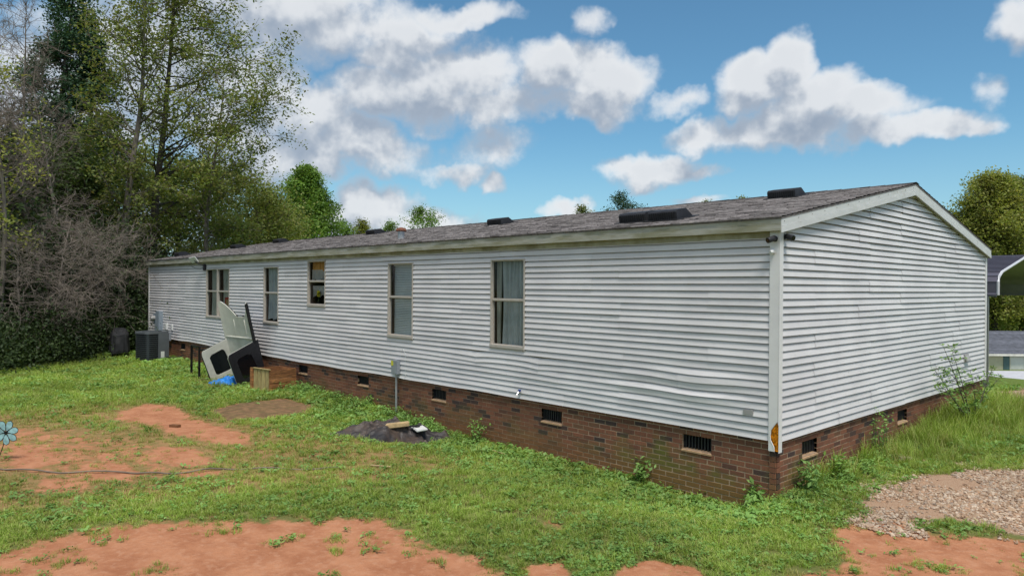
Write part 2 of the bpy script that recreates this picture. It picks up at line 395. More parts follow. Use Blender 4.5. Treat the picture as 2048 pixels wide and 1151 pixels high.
CLAY = [  # bare red clay: outline in photo pixels on the flat yard, softness in metres, strength
    ([(-80,1118),(0,1108),(60,1094),(170,1062),(300,1048),(450,1048),(600,1044),(740,1036),(790,1060),(850,1100),(930,1115),(980,1150),(940,1300),(-300,1300)], .50, 1.0),
    ([(240,822),(300,806),(345,812),(380,836),(330,850),(290,846),(235,838)], .42, .95),
    ([(300,846),(390,838),(500,872),(500,890),(420,885),(350,872)], .42, .85),
    ([(0,890),(80,885),(150,905),(100,935),(0,945)], .35, .62),
    ([(-60,845),(120,850),(280,880),(420,905),(330,955),(120,965),(-60,940)], .5, .44),
    ([(150,930),(230,922),(300,940),(260,965),(170,958)], .2, .70),
    ([(300,890),(400,895),(440,925),(360,938),(290,915)], .3, .62),
    ([(350,935),(450,938),(440,952),(350,955)], .15, .6),
    ([(70,955),(180,950),(190,985),(60,990)], .2, .55),
    ([(425,822),(480,806),(570,798),(632,812),(610,826),(520,838),(455,842)], .10, 1.0),
    ([(870,1112),(960,1108),(985,1150),(880,1165)], .12, .9),
    ([(1050,1128),(1120,1122),(1150,1160),(1050,1160)], .1, .85),
    ([(1240,1132),(1300,1118),(1390,1128),(1420,1160),(1230,1165)], .1, .95),
    ([(1650,1058),(1760,1030),(1860,1062),(2060,1075),(2150,1300),(1500,1300),(1560,1150),(1700,1120)], .25, .66),
    ([(1080,1042),(1130,1036),(1150,1050),(1090,1058)], .3, .6),
]
GRAVEL = [
    ([(1710,1010),(1760,985),(1850,962),(1950,952),(2100,945),(2300,1000),(2300,1095),(2048,1070),(1900,1040),(1800,1045),(1740,1035)], .30, .9),
    ([(1960,800),(1990,784),(2060,774),(2300,774),(2300,840),(2060,838),(2000,826)], .30, 1.0),
]
WORN = poly_world([(-90,835),(240,803),(420,835),(700,880),(930,905),(860,945),(640,968),(400,985),(150,1010),(-90,1030)])
CLAYW = [(poly_world(p), s, w) for p, s, w in CLAY]; GRAVW = [(poly_world(p), s, w) for p, s, w in GRAVEL]
BROWN = CLAYW[9][0]
def masks(P):
    c = np.zeros(len(P)); g = np.zeros(len(P))
    for poly, s, w in CLAYW: c = np.maximum(c, w*sm(-s, s, sdf(poly, P)))
    for poly, s, w in GRAVW: g = np.maximum(g, w*sm(-s, s, sdf(poly, P)))
    return c, g
def axis(lo, hi, segs):
    """segs: list of (upto, step)"""
    out = [lo]
    for up, st in segs:
        while out[-1] < up - 1e-6: out.append(min(out[-1]+st, up))
    return np.array(out)
gx = axis(-420, 420, [(-120, 40), (-60, 10), (-26, 1.5), (-14, .4), (-9, .18), (3.5, .085), (7, .5), (40, 3), (120, 16), (420, 50)])
gy = axis(-300, 520, [(-60, 40), (-20, 5), (-9, .5), (0.2, .085), (6, .12), (20, .5), (60, 2.5), (120, 10), (520, 50)])
GX, GY = np.meshgrid(gx, gy); P2 = np.stack([GX.ravel(), GY.ravel()], 1)
c_m, g_m = masks(P2)
Zg = np.array([gz(x, y) for x, y in P2]); 
fine = np.array([fbm(x, y, 3.5, 3, 5) if (-12 < x < 4 and -9 < y < 9) else 0 for x, y in P2])
Zg += 0.006*fine - 0.012*c_m
nx, ny = len(gx), len(gy); ii = np.arange(nx*ny).reshape(ny, nx)
Fg = np.stack([ii[:-1, :-1].ravel(), ii[:-1, 1:].ravel(), ii[1:, 1:].ravel(), ii[1:, :-1].ravel()], 1)
gme = np_mesh('ground', np.column_stack([P2, Zg]), Fg, smooth=True)
for nm, arr in (('clay', c_m), ('gravel', g_m), ('worn', sm(-.8, .5, sdf(WORN, P2)))):
    at = gme.attributes.new(nm, 'FLOAT', 'POINT'); at.data.foreach_set('value', arr.astype(np.float32))
def ground_material():
    m, N, b = new_mat('yard_soil'); pos = N.n('ShaderNodeNewGeometry').outputs['Position']
    ca = N.n('ShaderNodeAttribute', attribute_name='clay').outputs['Fac']; ga = N.n('ShaderNodeAttribute', attribute_name='gravel').outputs['Fac']
    n1 = N.noise(pos, 2.6, 6, 0.62).outputs[0]; n2 = N.noise(pos, 14, 5, 0.6).outputs[0]; n3 = N.noise(pos, 120, 3, 0.6).outputs[0]
    clay = N.mix(N.ramp(n1, 0.3, 0.7), (0.36, 0.143, 0.070), (0.50, 0.228, 0.120))
    clay = N.mix(N.ramp(n2, 0.45, 0.72, 0, 0.5), clay, (0.54, 0.29, 0.175))
    clay = N.mix(N.ramp(n3, 0.5, 0.8, 0, 0.4), clay, (0.26, 0.11, 0.058))
    soil = N.mix(n2, (0.11, 0.135, 0.036), (0.18, 0.175, 0.058))
    soil = N.mix(N.ramp(n1, 0.5, 0.7, 0, 0.6), soil, (0.17, 0.085, 0.04))
    n4 = N.noise(N.vec('MULTIPLY', pos, (1, 1, 1)), 5.5, 6, 0.7).outputs[0]
    mk = N.ramp(N.math('ADD', ca, N.math('ADD', N.math('MULTIPLY', N.math('SUBTRACT', n1, 0.5), 0.55), N.math('MULTIPLY', N.math('SUBTRACT', n4, 0.5), 0.9))), 0.26, 0.50)
    c = N.mix(mk, soil, clay)
    wo = N.n('ShaderNodeAttribute', attribute_name='worn').outputs['Fac']
    c = N.mix(N.math('MULTIPLY', N.math('MULTIPLY', wo, N.math('SUBTRACT', 1.0, mk)), N.ramp(n4, 0.35, 0.6, 0.35, 0.9)), c, (0.36, 0.205, 0.095))
    gv = N.mix(N.ramp(n3, 0.35, 0.65), (0.30, 0.165, 0.095), (0.46, 0.33, 0.23))
    c = N.mix(N.ramp(N.math('ADD', ga, N.math('MULTIPLY', N.math('SUBTRACT', n2, 0.5), 0.7)), 0.35, 0.6), c, gv)
    x, y, z = N.xyz(pos)
    lawn = N.mix(N.noise(pos, 0.4, 5, 0.6).outputs[0], (0.10, 0.155, 0.03), (0.17, 0.23, 0.05))
    c = N.mix(N.math('MULTIPLY', N.ramp(y, 12, 14), N.math('SUBTRACT', 1.0, N.ramp(ga, .2, .6))), c, lawn)
    N.put(b.inputs['Base Color'], c); b.inputs['Roughness'].default_value = 0.95; b.inputs['Specular IOR Level'].default_value = 0.15
    bn = N.n('ShaderNodeBump'); bn.inputs['Strength'].default_value = 0.9; bn.inputs['Distance'].default_value = 0.02
    N.put(bn.inputs['Height'], N.math('ADD', N.math('MULTIPLY', n2, 1.0), N.math('MULTIPLY', N.noise(pos, 60, 5, .65).outputs[0], 0.5))); N.put(b.inputs['Normal'], bn.outputs[0])
    return m
M['ground'] = ground_material()
g_o = link('ground', gme, M['ground']); tag(g_o, kind='structure')
# the freshly dug brown patch beside the planter box
bc_ = BROWN.mean(0); pm = MB()
ring = [(bc_ + (BROWN[i]*(1-t)+BROWN[(i+1) % len(BROWN)]*t - bc_)*(0.97+0.06*rnd.random())) for i in range(len(BROWN)) for t in (0, .33, .66)]
for i in range(len(ring)):
    a, b_ = ring[i], ring[(i+1) % len(ring)]
    aa, bb = bc_*(.3)+a*.7, bc_*(.3)+b_*.7
    zf = lambda p, h: (p[0], p[1], gz(*p)+h)
    pm.quad(zf(a, .0), zf(b_, .0), zf(bb, .035), zf(aa, .035)); pm.quad(zf(aa, .035), zf(bb, .035), zf(bc_, .05))
M['brown_soil'] = mat('brown_soil', (0.20, 0.115, 0.055), 0.95, var=0.35, scale=8, bump=1.0, bscale=30, dirt=(0.11, 0.09, 0.03), dirt_amt=0.6, dirt_scale=5)
tag(pm.build('soil_patch', M['brown_soil'], smooth=True), kind='structure')

# ------------------------------------------------------------------ the house
house = empty('mobile_home', (-HL/2, HW/2, 0), 'long white vinyl sided mobile home on a brick foundation', 'house')
def PL(s, d, z): return (-s, -d, z)      # long wall: s along the wall, d outwards
def PG(s, d, z): return (d, s, z)        # gable wall
def PF(s, d, z): return (-HL-d, s, z)    # far gable
def PB(s, d, z): return (-s, HW+d, z)    # front wall (unseen)
EAVE_O, GAB_O, FT = 0.108, 0.086, 0.162
ROOF_E, ROOF_R = ZS+FT, ZS+FT+0.877
SL = 0.877/(HW/2+EAVE_O)
def roof_z(y): return ROOF_E + SL*(min(y, HW-y)+EAVE_O)
WIN = [(17.44, 18.30, 1.57, 3.01), (16.53, 17.40, 1.57, 3.01), (13.37, 14.22, 1.56, 3.01), (10.94, 11.78, 2.07, 3.12), (7.47, 8.32, 1.53, 3.00), (4.33, 5.15, 1.53, 3.00)]
# sheathing behind the siding, with real window openings
def sheath(Pf, length, z0, z1, wins, name):
    mb = MB(); xs = sorted({0.06, length-0.06, *[w[0]+.02 for w in wins], *[w[1]-.02 for w in wins]})
    for a, b_ in zip(xs[:-1], xs[1:]):
        zr = [(z0, z1)]
        for w in wins:
            if w[0] <= (a+b_)/2 <= w[1]: zr = [(z0, w[2]+.02), (w[3]-.02, z1)]
        for za, zb in zr:
            p, q = Pf(a, -0.005, za), Pf(b_, -0.06, zb); mb.box2(p, q)
    return mb.build(name, M['plywood'], house)
sheath(PL, HL, ZB+.02, ZS, WIN, 'wall_sheathing')
for Pf, nm in ((PG, 'gable_sheathing'), (PF, 'gable_sheathing')):
    mb = MB(); pts = [Pf(0.08, -.012, ZB+.02), Pf(HW-.08, -.012, ZB+.02), Pf(HW-.08, -.012, ZS+.02), Pf(HW/2, -.012, ROOF_R-.06), Pf(.08, -.012, ZS+.02)]
    d = Vector(Pf(0, -.05, 0)) - Vector(Pf(0, 0, 0)); mb.prism(pts, None, d); mb.build(nm, M['plywood'], house)
MB().box2(PB(.06, -.06, ZB+.02), PB(HL-.06, 0, ZS)).build('front_wall', M['trim'], house)
MB().box2((-HL+.1, .1, ZB+.0), (-.1, HW-.1, ZB+.08)).build('floor_deck', M['plywood'], house)
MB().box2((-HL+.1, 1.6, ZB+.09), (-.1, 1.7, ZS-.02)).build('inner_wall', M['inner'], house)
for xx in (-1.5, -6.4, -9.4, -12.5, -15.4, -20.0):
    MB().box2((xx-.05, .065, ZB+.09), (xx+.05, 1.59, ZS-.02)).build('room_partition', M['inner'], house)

# --- vinyl siding, panel by panel (each panel carries two courses)
COURSE = (ZS-ZB)/28.0
def gauss(u, w): return math.exp(-(u/w)**2)
def warp_long(s, d, z, nz):
    g = gauss(s-1.05, 0.60)*gauss(z-1.24, 0.26)
    bulge = g*(0.016 + 0.018*math.sin(z*23.0+1.0)) + 0.010*gauss(s-2.0, .5)*gauss(z-1.15, .2)*math.sin(z*34)
    z2 = z - 0.034*gauss(s-1.15, 0.52)*gauss(z-1.30, 0.22) - 0.010*gauss(s-2.6, .8)*gauss(z-1.2, .3)
    w = 0.0035*fbm(s, z, 0.7, 2, 3); 
    if z < ZB+0.25:                        # the lowest boards sag along the back half
        z2 += (0.030*fbm(s*0.5, 1.0, 0.9, 2, 4) - 0.012)*sm(3.0, 8.0, s)*(1-(z-ZB)/0.25)
    return d + bulge + w, z2
def warp_gable(s, d, z, nz): return d + 0.004*fbm(s, z, 0.6, 2, 8), z + 0.0025*fbm(s*.5, z*3, .8, 2, 9)
DROP = {}   # (row, panel index) -> loose end drop
def siding(Pf, length, rows, wins, warp, joints, parent, zlim=None, loose=()):
    step = 0.22
    for j in range(rows):
        z0 = ZB + 2*j*COURSE
        if zlim and z0 > max(zlim(length/2), 0): break
        js = [0.055] + [q for q in joints(j) if 0.3 < q < length-0.3] + [length-0.055]
        for k in range(len(js)-1):
            a, b_ = js[k], js[k+1]
            over = 0.028 if k < len(js)-2 else 0.0
            dz_ = 0.0045*((k+j) % 2)
            mb = MB(); n_ = max(1, int((b_+over-a)/step))
            brk = sorted({*(a+(b_+over-a)*i/n_ for i in range(n_+1)), *[q for w in wins for q in (w[0], w[1]) if a < q < b_]})
            ls = [l for l in loose if l[0] == j and a-0.05 <= l[1] <= b_+0.05]
            tilt = rnd.uniform(-0.005, 0.005)
            for c in range(2):
                zb, zt = z0 + c*COURSE, z0+(c+1)*COURSE
                for s0, s1 in zip(brk[:-1], brk[1:]):
                    if s1-s0 < 1e-4: continue
                    lo, hi = zb, zt; mid = (s0+s1)/2; parts_ = [(lo, hi)]
                    for w in wins:
                        if w[0] < mid < w[1]:
                            parts_ = [(p, min(q, w[2])) for p, q in parts_ if p < w[2]] + [(max(p, w[3]), q) for p, q in parts_ if q > w[3]]
                    if zlim:
                        L_ = zlim(mid); parts_ = [(p, min(q, L_)) for p, q in parts_ if p < L_]
                    for p, q in parts_:
                        if q-p < 1e-3: continue
                        prof = lambda z: np.interp((z-zb)/(zt-zb), (0, .70, 1), (.033, .019, -.005))
                        def pt(s, d, z):
                            dd, zz = warp(s, d, z, j)
                            f = (s-a)/(b_-a); zz += tilt*(f-.5)
                            for l in ls:
                                f2 = f if l[1] > (a+b_)/2 else 1-f
                                zz -= l[2]*max(0, f2)**5; dd += l[3]*max(0, f2)**6
                            return Pf(s, dd+dz_, zz)
                        zk = zb+.72*(zt-zb); lv = [p, zk, q] if p < zk < q else [p, q]
                        for p_, q_ in zip(lv[:-1], lv[1:]):
                            mb.quad(pt(s0, prof(p_), p_), pt(s1, prof(p_), p_), pt(s1, prof(q_), q_), pt(s0, prof(q_), q_))
                        if p == zb:
                            mb.quad(pt(s0, -.004, p+.009), pt(s1, -.004, p+.009), pt(s1, prof(p), p), pt(s0, prof(p), p))
            if mb.v:
                me = mb.mesh('siding_panel'); bm = bmesh.new(); bm.from_mesh(me)
                bmesh.ops.remove_doubles(bm, verts=bm.verts, dist=0.0004)
                todo = set(bm.faces); isl = []
                while todo:                       # a panel cut through by a window is two pieces
                    st = [todo.pop()]; grp_ = []
                    while st:
                        f_ = st.pop(); grp_.append(f_)
                        for e_ in f_.edges:
                            for h_ in e_.link_faces:
                                if h_ in todo: todo.discard(h_); st.append(h_)
                    isl.append(grp_)
                for grp_ in isl:
                    vi = {}; vv = []; ff = []
                    for f_ in grp_:
                        for v_ in f_.verts:
                            if v_ not in vi: vi[v_] = len(vv); vv.append(tuple(v_.co))
                        ff.append(tuple(vi[v_] for v_ in f_.verts))
                    m2 = bpy.data.meshes.new('siding_panel'); m2.from_pydata(vv, [], ff); m2.update()
                    link('siding_panel', m2, M['siding'], parent)
                bm.free(); bpy.data.meshes.remove(me)
long_j = [(3.44,7.2,11.0,14.6,18.3,21.9), (3.99,7.6,11.9,15.2,19.0,22.4), (5.53,9.2,12.3,16.0,19.6), (2.0,3.99,7.0,10.6,14.9,18.4), (3.56,5.54,9.4,13.0,16.8,20.4)]
def lj(j):
    base = {0:(3.44,6.9,10.4,14,17.7,21.3), 1:(2.35,6.55,9.8,13.6,17.2,20.8), 2:(3.56,8.0,11.2,15.0,18.6,22.2), 3:(1.35,3.99,5.53,9.9,13.5,17,20.6), 4:(2.3,5.6,9.3,12.8,16.4,20)}.get(j)
    if base: return base
    r2 = random.Random(100+j); s = r2.choice((1.35, 2.35, 0.9, 2.9)); out = []
    while s < HL: out.append(s); s += r2.uniform(3.4, 3.7)
    return out
siding(PL, HL, 14, WIN, warp_long, lj, house, loose=((3, 3.99, .030, .006), (2, 3.56, .015, .004), (3, 5.53, .030, .006)))
def gj(j):
    return {0: (1.75, 4.3, 6.9), 1: (0.95, 2.9, 6.0), 2: (1.0, 3.1, 5.9), 3: (2.85, 5.6), 4: (0.95, 4.2, 7.4), 5: (2.85, 6.9), 6: (0.98, 4.1, 7.3)}.get(j, [(0.95, 4.1, 7.2), (2.8, 6.4), (2.4, 4.15, 7.0)][j % 3])
siding(PG, HW, 20, [], warp_gable, gj, house, zlim=lambda s: roof_z(s)-0.07)
def far_siding():
    mb = MB(); n_ = 20
    for j in range(40):
        zb = ZB+j*COURSE
        for i in range(n_):
            s0, s1 = HW*i/n_, HW*(i+1)/n_; L_ = min(roof_z(s0), roof_z(s1))-.03
            if zb < L_: mb.quad(PF(s0, .02, zb), PF(s1, .02, zb), PF(s1, .004, min(zb+COURSE, L_)), PF(s0, .004, min(zb+COURSE, L_)))
    tag(mb.build('far_siding', M['siding'], house), kind='stuff')
far_siding()

# --- corner posts; the near one is torn open at its foot
def post(x, y, sx, sy, name='corner_post', z0=ZB-.02, z1=ZS):
    mb = MB(); w, t = 0.095, 0.042
    mb.box2((x, y-sy*t*-1, z0), (x, y, z0)) if False else None
    ax, ay = x+sx*t, y+sy*t
    mb.box2((ax-sx*w, y+sy*.004, z0), (ax, ay, z1)); mb.box2((ax-sx*.03, ay-sy*w, z0), (ax+sx*.001, ay-sy*.001, z1-.001))
    return mb.build(name, M['post'], house, bevel=0.004)
post(-HL, 0, -1, -1); post(0, HW, 1, 1); post(-HL, HW, -1, 1)
def torn_post():
    t = 0.042; w = 0.118; z0 = 0.585; z1 = ZS; mb = MB(); y0 = -t
    # front leaf (faces -Y): outline with the torn hole; x from -w+t .. t
    xl, xr = -w+t-.01, t
    hole_l = [(xr-.016, 0.945), (xr-.060, 0.885), (xr-.094, 0.835), (xr-.102, 0.770), (xr-.096, 0.715), (xr-.070, 0.672), (xr-.052, 0.635), (xr-.050, z0)]
    poly = [(xl, z0), (xr-.034, z0)]
    left = [(xl, z1)] + [(xl, z0+.0)]
    # strips of the leaf left of the hole
    prev = (xr, z1); zs_ = [z1] + [p[1] for p in hole_l]; xs_ = [xr-.012] + [p[0] for p in hole_l]
    for (xa, za), (xb, zb) in zip(list(zip(xs_, zs_))[:-1], list(zip(xs_, zs_))[1:]):
        mb.prism([(xl, y0, zb), (xb, y0, zb), (xa, y0, za), (xl, y0, za)], None, (0, .004, 0))
    # right rim of the leaf and the leaf facing +X
    mb.prism([(xr-.012, y0, .93), (xr, y0, .90), (xr, y0, z1), (xr-.012, y0, z1)], None, (0, .004, 0))
    mb.box2((xr-.004, y0+.0045, z0-.012), (xr, y0+w*.75, z1))
    mb.box2((xr-.0045, y0+w*.75-.012, ZB), (.016, y0+w*.75, z1))
    mb.box2((xl, y0+.0045, ZB), (xl+.004, -.004, z1))
    # curled lip of torn vinyl
    lip = [(p[0], p[1]) for p in hole_l]
    for (xa, za), (xb, zb) in zip(lip[:-1], lip[1:]):
        mb.quad((xa, y0, za), (xb, y0, zb), (xb-.008, y0-.004, zb), (xa-.006, y0-.004, za))
    mb.build('corner_post', M['post'], house, fix=False)['label'] = 'white corner post torn open at its foot'
    mr = MB()
    n_ = 14; rr = random.Random(3); grid = []
    for i in range(n_+1):
        z = 0.59+(0.95-0.59)*i/n_; row = []
        for k in range(7): row.append((xr-.108+.105*k/6, y0+.005+rr.uniform(0, .007), z))
        grid.append(row)
    for i in range(n_):
        for k in range(6): mr.quad(grid[i][k], grid[i][k+1], grid[i+1][k+1], grid[i+1][k])
    mr.build('insulation_foam', M['rust'], house)['label'] = 'rust orange foam showing through the torn corner'
torn_post()

# --- soffits, fascia, rakes
def eave(sgn):
    yo = -EAVE_O if sgn < 0 else HW+EAVE_O; yi = -0.018 if sgn < 0 else HW+.018
    mb = MB(); mb.box2((-HL-GAB_O+.01, min(yo, yi)+.004, ZS+.004), (GAB_O-.01, max(yo, yi)-.004, ZS+.022)); mb.build('soffit', M['soffit'], house)
    cuts = [GAB_O+.002] + [-x for x in ((1.9, 5.55, 9.2, 12.9, 16.5, 20.2) if sgn < 0 else (12,))] + [-HL-GAB_O-.002]
    for i, (a, b_) in enumerate(zip(cuts[:-1], cuts[1:])):
        mb = MB(); e = .002*(i % 2); y1 = yo+sgn*(.006+e)
        mb.box2((a-.0015, yo, ZS+.075), (b_, y1, ROOF_E-.012))
        mb.box2((a-.0015, yo, ZS-.004), (b_, y1+sgn*.009, ZS+.073))
        mb.box2((a-.0015, yo-sgn*.03, ZS-.006), (b_, yo, ZS+.002))
        mb.build('fascia_board', M['fascia'], house)
    if sgn < 0:
        cu = [-.07, -5.7, -11.3, -17.0, -HL+.07]
        for a, b_ in zip(cu[:-1], cu[1:]): MB().box2((a-.002, -.036, ZS-.080), (b_, -.012, ZS+.003)).build('frieze_trim', M['soffit'], house)
eave(-1); eave(1)
def rake(xf, sx):
    # two sloping boards with a lower strip, and the sloping soffit behind them
    for half in (0, 1):
        ya, yb = (-EAVE_O-.006, HW/2-.004) if half == 0 else (HW/2+.004, HW+EAVE_O+.006)
        za, zb = roof_z(ya)-.010, roof_z(yb)-.010
        def board(h0, h1, t0, t1, name, m):
            pts = [(xf+sx*t0, ya, za-h1), (xf+sx*t0, yb, zb-h1), (xf+sx*t0, yb, zb-h0), (xf+sx*t0, ya, za-h0)]
            mb = MB(); mb.prism(pts, None, (sx*(t1-t0), 0, 0)); return mb.build(name, m, house)
        board(0.0, 0.105, 0.0, 0.008, 'rake_board', M['trim']); board(0.107, 0.178, 0.0, 0.014, 'rake_strip', M['trim'])
        pts = [(xf, ya, za-.166), (xf, yb, zb-.166), (xf, yb, zb-.15), (xf, ya, za-.15)]
        mb = MB(); mb.prism(pts, None, (-sx*(GAB_O-.016), 0, 0)); mb.build('rake_soffit', M['fascia'], house)
rake(GAB_O, 1); rake(-HL-GAB_O, -1)
mb = MB()
for k in range(13):
    y = -0.05 + 4.5*k/12; mb.box((GAB_O+.012, y, roof_z(y)-.06), (.006, .007, .007))
tag(mb.build('rake_nails', M['jamb'], house), kind='stuff')

# --- roof deck and shingles
roof = MB(); d_ = 0.022
for y0, y1 in ((-EAVE_O-.012, HW/2), (HW+EAVE_O+.012, HW/2)):
    pts = [(GAB_O+.012, y0, roof_z(y0)-.004-d_), (GAB_O+.012, y1, roof_z(y1)-.004-d_), (GAB_O+.012, y1, roof_z(y1)-.004), (GAB_O+.012, y0, roof_z(y0)-.004)]
    roof.prism(pts, None, (-HL-2*GAB_O-.024, 0, 0))
roof_o = roof.build('roof', M['shingle'], house)
def shingles():
    rr = np.random.default_rng(5); V = []; Fq = []; n0 = 0
    expo = 0.14; ln = math.hypot(HW/2+EAVE_O, 0.877); rows = int(ln/expo)+1
    ty, tz = (HW/2+EAVE_O)/ln, 0.877/ln
    for side in (-1, 1):
        for rI in range(rows):
            a = rI*expo - .02; b_ = min(a+expo+.02, ln)
            x = GAB_O+.020+rr.uniform(0, .0)
            first = True
            while x > -HL-GAB_O-.02:
                wdt = rr.uniform(0.13, 0.36) if not first else rr.uniform(.1, .3); first = False
                x2 = max(x-wdt, -HL-GAB_O-.02); th = 0.007+rr.uniform(0, .009); aa = a - rr.uniform(0, .018)
                pts = []
                for (t, h) in ((aa, th+.004), (b_, .004)):
                    y = -EAVE_O+t*ty; z = ROOF_E + t*tz + h
                    if side > 0: y = HW-y
                    pts.append((y, z))
                yb_ = -EAVE_O+aa*ty; yb_ = yb_ if side < 0 else HW-yb_; zb_ = ROOF_E+aa*tz-.002
                g = .0015
                V += [(x-g, yb_, zb_), (x2+g, yb_, zb_), (x-g, *pts[0]), (x2+g, *pts[0]), (x2+g, *pts[1]), (x-g, *pts[1])]
                Fq += [(n0, n0+1, n0+3, n0+2), (n0+2, n0+3, n0+4, n0+5)]; n0 += 6; x = x2
    o = link('shingles', np_mesh('shingles', np.array(V), np.array(Fq)), M['shingle'], roof_o); o['kind'] = 'stuff'
    mb = MB()
    x = GAB_O+.02
    while x > -HL-GAB_O:
        x2 = x-.24; h = .006+.006*rnd.random()
        for s in (-1, 1): mb.quad((x, HW/2, ROOF_R+.014+h), (x2, HW/2, ROOF_R+.010+h), (x2, HW/2+s*.15, ROOF_R-.15*SL+.012+h), (x, HW/2+s*.15, ROOF_R-.15*SL+.016+h))
        x = x2
    o = mb.build('ridge_cap', M['shingle'], roof_o); o['kind'] = 'stuff'
shingles()
# --- roof vents and the vent pipe
def roof_vent(x, y, w=0.50, dp=0.42, h=0.155):
    z = roof_z(y); ang = math.atan(SL); rot = Matrix.Rotation(ang, 3, 'X')
    g = bpy.data.objects.new('roof_vent', None); col.objects.link(g); g.location = (x, y, z); g.parent = house; g.matrix_parent_inverse = parent_inv(house)
    def T(p): q = rot @ Vector(p); return (q.x+x, q.y+y, q.z+z)
    mb = MB(); mb.prism([T((-w/2-.06, -dp/2-.05, .012)), T((w/2+.06, -dp/2-.05, .012)), T((w/2+.06, dp/2+.08, .012)), T((-w/2-.06, dp/2+.08, .012))], None, Vector(T((0, 0, .012)))-Vector(T((0, 0, 0))))
    mb.build('flashing', M['black_plastic'], g)
    sec = [(-dp/2, .02), (-dp/2, h-.03), (-dp/2+.03, h), (dp*.12, h), (dp/2, .03), (dp/2, .02)]
    mb = MB(); mb.prism([T((-w/2, a, b_)) for a, b_ in sec], None, rot @ Vector((w, 0, 0))); mb.build('hood', M['black_plastic'], g, bevel=.012, smooth=False)
    mb = MB()
    for k in range(12): mb.box(T((-w/2+.04+(w-.08)*k/11, -dp/2-.004, h*.48)), (.012, .012, h*.66), rot)
    o = mb.build('louvers', M['dark'], g); o['kind'] = 'stuff'
for x, y in ((-1.72, 3.80), (-1.98, 0.66), (-2.56, 0.72), (-8.51, 3.25), (-14.97, 3.90), (-21.2, 3.75), (-22.3, 2.6), (-23.2, 0.9)): roof_vent(x, y)
vp = bpy.data.objects.new('vent_pipe', None); col.objects.link(vp); vp.location = (-9.32, .96, roof_z(.96)); vp.parent = house; vp.matrix_parent_inverse = parent_inv(house)
M['rusty'] = mat('rusty_steel', (0.20, 0.075, 0.04), 0.8, var=0.4, scale=20)
zc = roof_z(.96); MB().tube([(-9.32, .96, zc-.05), (-9.32, .96, zc+.20)], .075, 14).build('pipe', M['galv'], vp, smooth=False)
MB().tube([(-9.32, .96, zc+.17), (-9.32, .96, zc+.19), (-9.32, .96, zc+.235), (-9.32, .96, zc+.26)], [.10, .125, .105, .03], 14).build('cap', M['rusty'], vp)

# --- brick foundation: the bricks that show largest are single objects
found = bpy.data.objects.new('foundation', None); col.objects.link(found); found.parent = house; found.matrix_parent_inverse = parent_inv(house)
BH, BL_, BM_ = 0.0677, 0.203, 0.0095
VL = [(20.25, 20.65), (11.85, 12.29), (9.11, 9.55), (6.44, 6.87), (3.52, 3.96), (0.89, 1.33)]
VG = [(0.71, 1.15), (4.13, 4.57)]
ZV0, ZV1 = 0.398, 0.598
mb = MB()
def backing(Pf, length, vents, lo):
    xs = [lo, *[q for v in sorted(vents) for q in v], length-.012]
    for i, (a, b_) in enumerate(zip(xs[:-1], xs[1:])):
        if i % 2: mb.box2(Pf(a, -.0175, -.45), Pf(b_, -.12, ZV0)); mb.box2(Pf(a, -.0175, ZV1), Pf(b_, -.12, ZB+.06))
        else: mb.box2(Pf(a, -.0175, -.45), Pf(b_, -.12, ZB+.06))
backing(PL, HL, VL, 0.0185); backing(PG, HW, VG, 0.122); backing(PF, HW, [], 0.122)
mb.build('mortar_bed', M['mortar'], found)
bricks = []
def lay(Pf, length, vents, phase):
    for r_ in range(16):
        z0 = ZB+.015 - (r_+1)*BH + BM_/2 + BM_/2; z1 = z0+BH-BM_
        off = 0.0 if (r_+phase) % 2 else -(BL_+BM_)/2
        x = off + (0.0 if Pf is not PG else 0.0)
        while x < length:
            segs = [(max(x, 0.0), min(x+BL_, length))]
            for v0, v1 in vents:
                if z1 > ZV0+.01 and z0 < ZV1-.01:
                    segs = [t for a, b_ in segs for t in ((a, min(b_, v0)), (max(a, v1), b_)) if t[1]-t[0] > .004]
            for a, b_ in segs:
                if b_-a > .004: bricks.append((Pf, a, b_, z0, z1))
            x += BL_+BM_
lay(PL, HL, VL, 0); lay(PG, HW, VG, 1)
def bdist(b):
    Pf, a, b_, z0, z1 = b; p = np.array(Pf((a+b_)/2, 0, (z0+z1)/2)); return np.linalg.norm(p-CAM)/((b_-a)**.5) + (100 if z1 < gz(p[0]+(.1 if Pf is PG else 0), p[1]-(.1 if Pf is PL else 0))+.02 else 0)
bricks.sort(key=bdist)
bcache = {}
def brick_mesh(Pf, a, b_):
    key = (Pf.__name__, round(b_-a, 3))
    if key not in bcache:
        l = b_-a; m_ = MB()
        m_.box2(Pf(-l/2, -.014, -(BH-BM_)/2), Pf(l/2, -.095, (BH-BM_)/2)); me = m_.mesh('brick')
        bm = bmesh.new(); bm.from_mesh(me); bmesh.ops.recalc_face_normals(bm, faces=bm.faces)
        out = Vector(Pf(0, 1, 0))-Vector(Pf(0, 0, 0))
        bmesh.ops.bevel(bm, geom=[e for e in bm.edges if all((v.co-Vector(Pf(0, 0, 0))).dot(out) > -.05 for v in e.verts)], offset=min(.004, l*.2), segments=1, affect='EDGES')
        bm.to_mesh(me); bm.free(); me.materials.append(M['brick']); bcache[key] = me
    return bcache[key]
finv = parent_inv(found)
for Pf, a, b_, z0, z1 in bricks[:300]:
    o = bpy.data.objects.new('brick', brick_mesh(Pf, a, b_)); col.objects.link(o)
    j = rnd.uniform(-.0015, .0025); p = Pf((a+b_)/2, j, (z0+z1)/2)
    o.parent = found; o.matrix_parent_inverse = finv; o.location = p
mb = MB()
for Pf, a, b_, z0, z1 in bricks[300:]:
    j = rnd.uniform(-.0015, .0025); mb.box2(Pf(a, -.014+j, z0), Pf(b_, -.095, z1))
o = mb.build('brickwork', M['brick'], found); o['kind'] = 'stuff'
